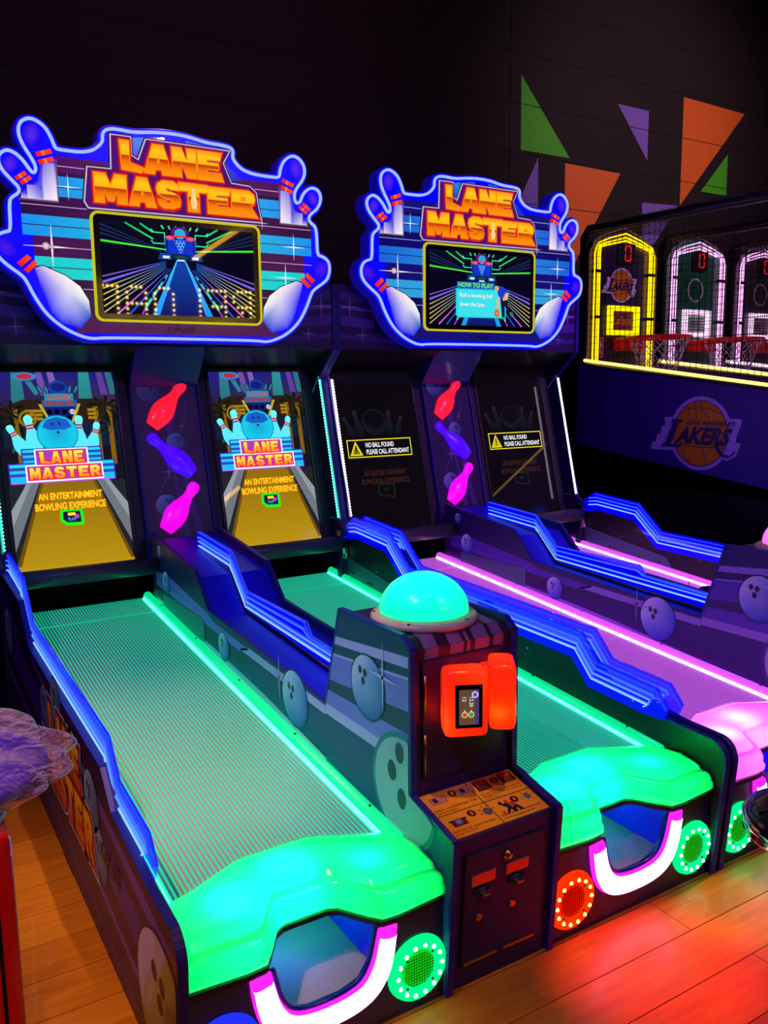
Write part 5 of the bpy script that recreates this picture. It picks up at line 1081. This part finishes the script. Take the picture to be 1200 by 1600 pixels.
# prize bundle wrapped in clear film on top of it
random.seed(11)
def bundle(amp):
    """soft lump with pleats running down from the tied knot and out to a pulled corner"""
    bm = bmesh.new(); bmesh.ops.create_icosphere(bm, subdivisions=6, radius=1)
    from mathutils import noise
    kn = Vector((-.38, 0, .92)).normalized()
    for v in bm.verts:
        d = v.co.normalized(); n1 = noise.noise(d*1.5); e1 = d-kn*d.dot(kn); th = math.atan2(e1.y, e1.x*.92+e1.z*.38)
        pl = math.sin(15*th+3*noise.noise(d*2.2))*(1-abs(d.dot(kn)))**.5; w2 = noise.noise(d*4.2+Vector((4, 4, 4)))
        k = 1+.12*n1+amp*(.045*pl+.05*w2)
        if d.x > .1: k *= 1+.50*(d.x-.1)**1.5*(1-min(1, abs(d.z+.12)*1.3))
        v.co = Vector((d.x*.225, d.y*.19, d.z*.100))*k+kn*(.05*max(0, d.dot(kn)-.80)/.2*amp)
        if v.co.z < -.062: v.co.z = -.062
    return bm
t = thing('wrapped_bundle', 'violet prize bundle wrapped in crumpled clear film on the red cabinet', 'bundle', (-1.405, -.17, .9405))
FILM = bpy.data.materials.new('clear film'); n_, l_ = nodes(FILM); n_.remove(n_['Principled BSDF'])
tr = n_.new('ShaderNodeBsdfTransparent'); gl = n_.new('ShaderNodeBsdfPrincipled'); gl.inputs['Base Color'].default_value = (.50, .36, .72, 1); gl.inputs['Specular IOR Level'].default_value = 1.; gl.inputs['Coat Weight'].default_value = 1.; gl.inputs['Roughness'].default_value = .12; mx = n_.new('ShaderNodeMixShader'); lw = n_.new('ShaderNodeLayerWeight'); lw.inputs['Blend'].default_value = .42
nz = n_.new('ShaderNodeTexNoise'); nz.inputs['Scale'].default_value = 14; nz.inputs['Detail'].default_value = 2; nz.inputs['Distortion'].default_value = 1.2; bp_ = n_.new('ShaderNodeBump'); bp_.inputs['Strength'].default_value = .7; bp_.inputs['Distance'].default_value = .02
l_.new(nz.outputs['Fac'], bp_.inputs['Height']); l_.new(bp_.outputs[0], gl.inputs['Normal']); l_.new(bp_.outputs[0], lw.inputs['Normal']); l_.new(lw.outputs['Facing'], mx.inputs[0]); l_.new(tr.outputs[0], mx.inputs[1]); l_.new(gl.outputs[0], mx.inputs[2]); l_.new(mx.outputs[0], n_['Material Output'].inputs['Surface'])
bm = bundle(1.); bmesh.ops.translate(bm, vec=(0, 0, .0625), verts=bm.verts); wr = from_bm('film_wrap', bm, FILM, t, True)
bm = bundle(0.); bmesh.ops.translate(bm, vec=(0, 0, .0625), verts=bm.verts); bmesh.ops.scale(bm, vec=(.88, .88, .88), verts=bm.verts); bmesh.ops.translate(bm, vec=(0, 0, .004), verts=bm.verts); from_bm('filling', bm, noisy('violet plush', '#2a18c0', '#5a30e0', 9, .5), t, True)
bm = bmesh.new()
for k in range(9):
    a = k*.7; bm_tube(bm, [(-.08+.02*math.cos(a), .02*math.sin(a), .12), (-.08+.03*math.cos(a+.3), .03*math.sin(a+.3), .17), (-.08+.07*math.cos(a+.5), .06*math.sin(a+.5), .20)], [.012, .006, .010], 5)
from_bm('film_knot', bm, FILM, t, True)
# round bar stool at the right edge
st = thing('bar_stool', 'round stool with dark patterned seat and chrome rim near the bowling consoles', 'stool', (.392, -.642, 0))
lathe('seat', [(.001, .585), (.150, .585), (.158, .592), (.158, .625), (.150, .636), (.12, .640), (.001, .641)], noisy('dark patterned vinyl', '#0e0a0c', '#140e10', 18, .3, coat=.5), st, None, 40)
P = Paint(Matrix.Translation((0, 0, .6405)), .0003, .0006); random.seed(5)
for k in range(26):
    a, r = random.random()*6.28, .03+.105*math.sqrt(random.random()); x, y = r*math.cos(a), r*math.sin(a); c = random.choice(['#7a3a18', '#a0522a', '#c08a60', '#1a4a2a', '#2a2a30'])
    P.poly([(x+random.uniform(.004, .020)*math.cos(b+random.random()*.4)*1.4, y+random.uniform(.003, .012)*math.sin(b+random.random()*.4)) for b in (0, .9, 1.8, 2.7, 3.6, 4.5, 5.4)], c, 1+k % 4)
P.build('seat_print', PRINT, st)['kind'] = 'stuff'
lathe('chrome_rim', [(.158, .592), (.166, .590), (.170, .597), (.166, .604), (.168, .610), (.170, .617), (.166, .626), (.158, .626)], CHROME, st, None, 48)
lathe('pole', [(.035, .02), (.026, .04), (.026, .56), (.06, .585), (.001, .585)], DARKMETAL, st, None, 24); lathe('base', [(.052, 0), (.055, .004), (.050, .012), (.036, .02), (.001, .02)], DARKMETAL, st, None, 32)
# bulb sign and neon tube on the wall behind the viewer, mirrored in the glass of the screens
sg = thing('bulb_sign', 'marquee sign of small bulbs on the wall opposite the machines', 'sign', (2.12, Y0, 2.62))
box('backing', -1.12, 1.12, .0, .035, -.34, .34, BLACK, sg)
DOT = {'R': '11110 10001 10001 11110 10100 10010 10001', 'E': '11111 10000 10000 11110 10000 10000 11111', 'L': '10000 10000 10000 10000 10000 10000 11111', 'O': '01110 10001 10001 10001 10001 10001 01110', 'A': '01110 10001 10001 11111 10001 10001 10001', 'D': '11110 10001 10001 10001 10001 10001 11110'}
bm = bmesh.new(); bm_lathe(bm, [(.001, .0), (.012, .0), (.017, .016), (.012, .03), (.001, .034)], frame((0, 0, 0), (-1, 0, 0), (0, 0, 1)), 8); bulb_me = bpy.data.meshes.new('bulb'); bm.to_mesh(bulb_me); bm.free(); bulb_me.materials.append(glow('amber bulb', (1, .62, .12), 34, False))
for k, ch in enumerate('RELOAD'):
    for r, row in enumerate(DOT[ch].split()):
        for c, b in enumerate(row):
            if b == '1': o = link('bulb', bulb_me, None, sg); o.location = (.99-k*.345-c*.058, .036, .20-r*.066)
nb = thing('neon_tube', 'yellow neon tube slanting on the wall above the bulb sign', 'neon light', (2.81, Y0+.002, 3.5))
tube('tube', [(.43, .05, .285), (-.43, .05, -.287)], .028, glow('yellow tube', (1, .5, .02), 14, False), nb, 10)
for q in (-.3, .3): box('clip', q-.012, q+.012, 0, .045, q*.665-.012, q*.665+.012, BLACK, nb)
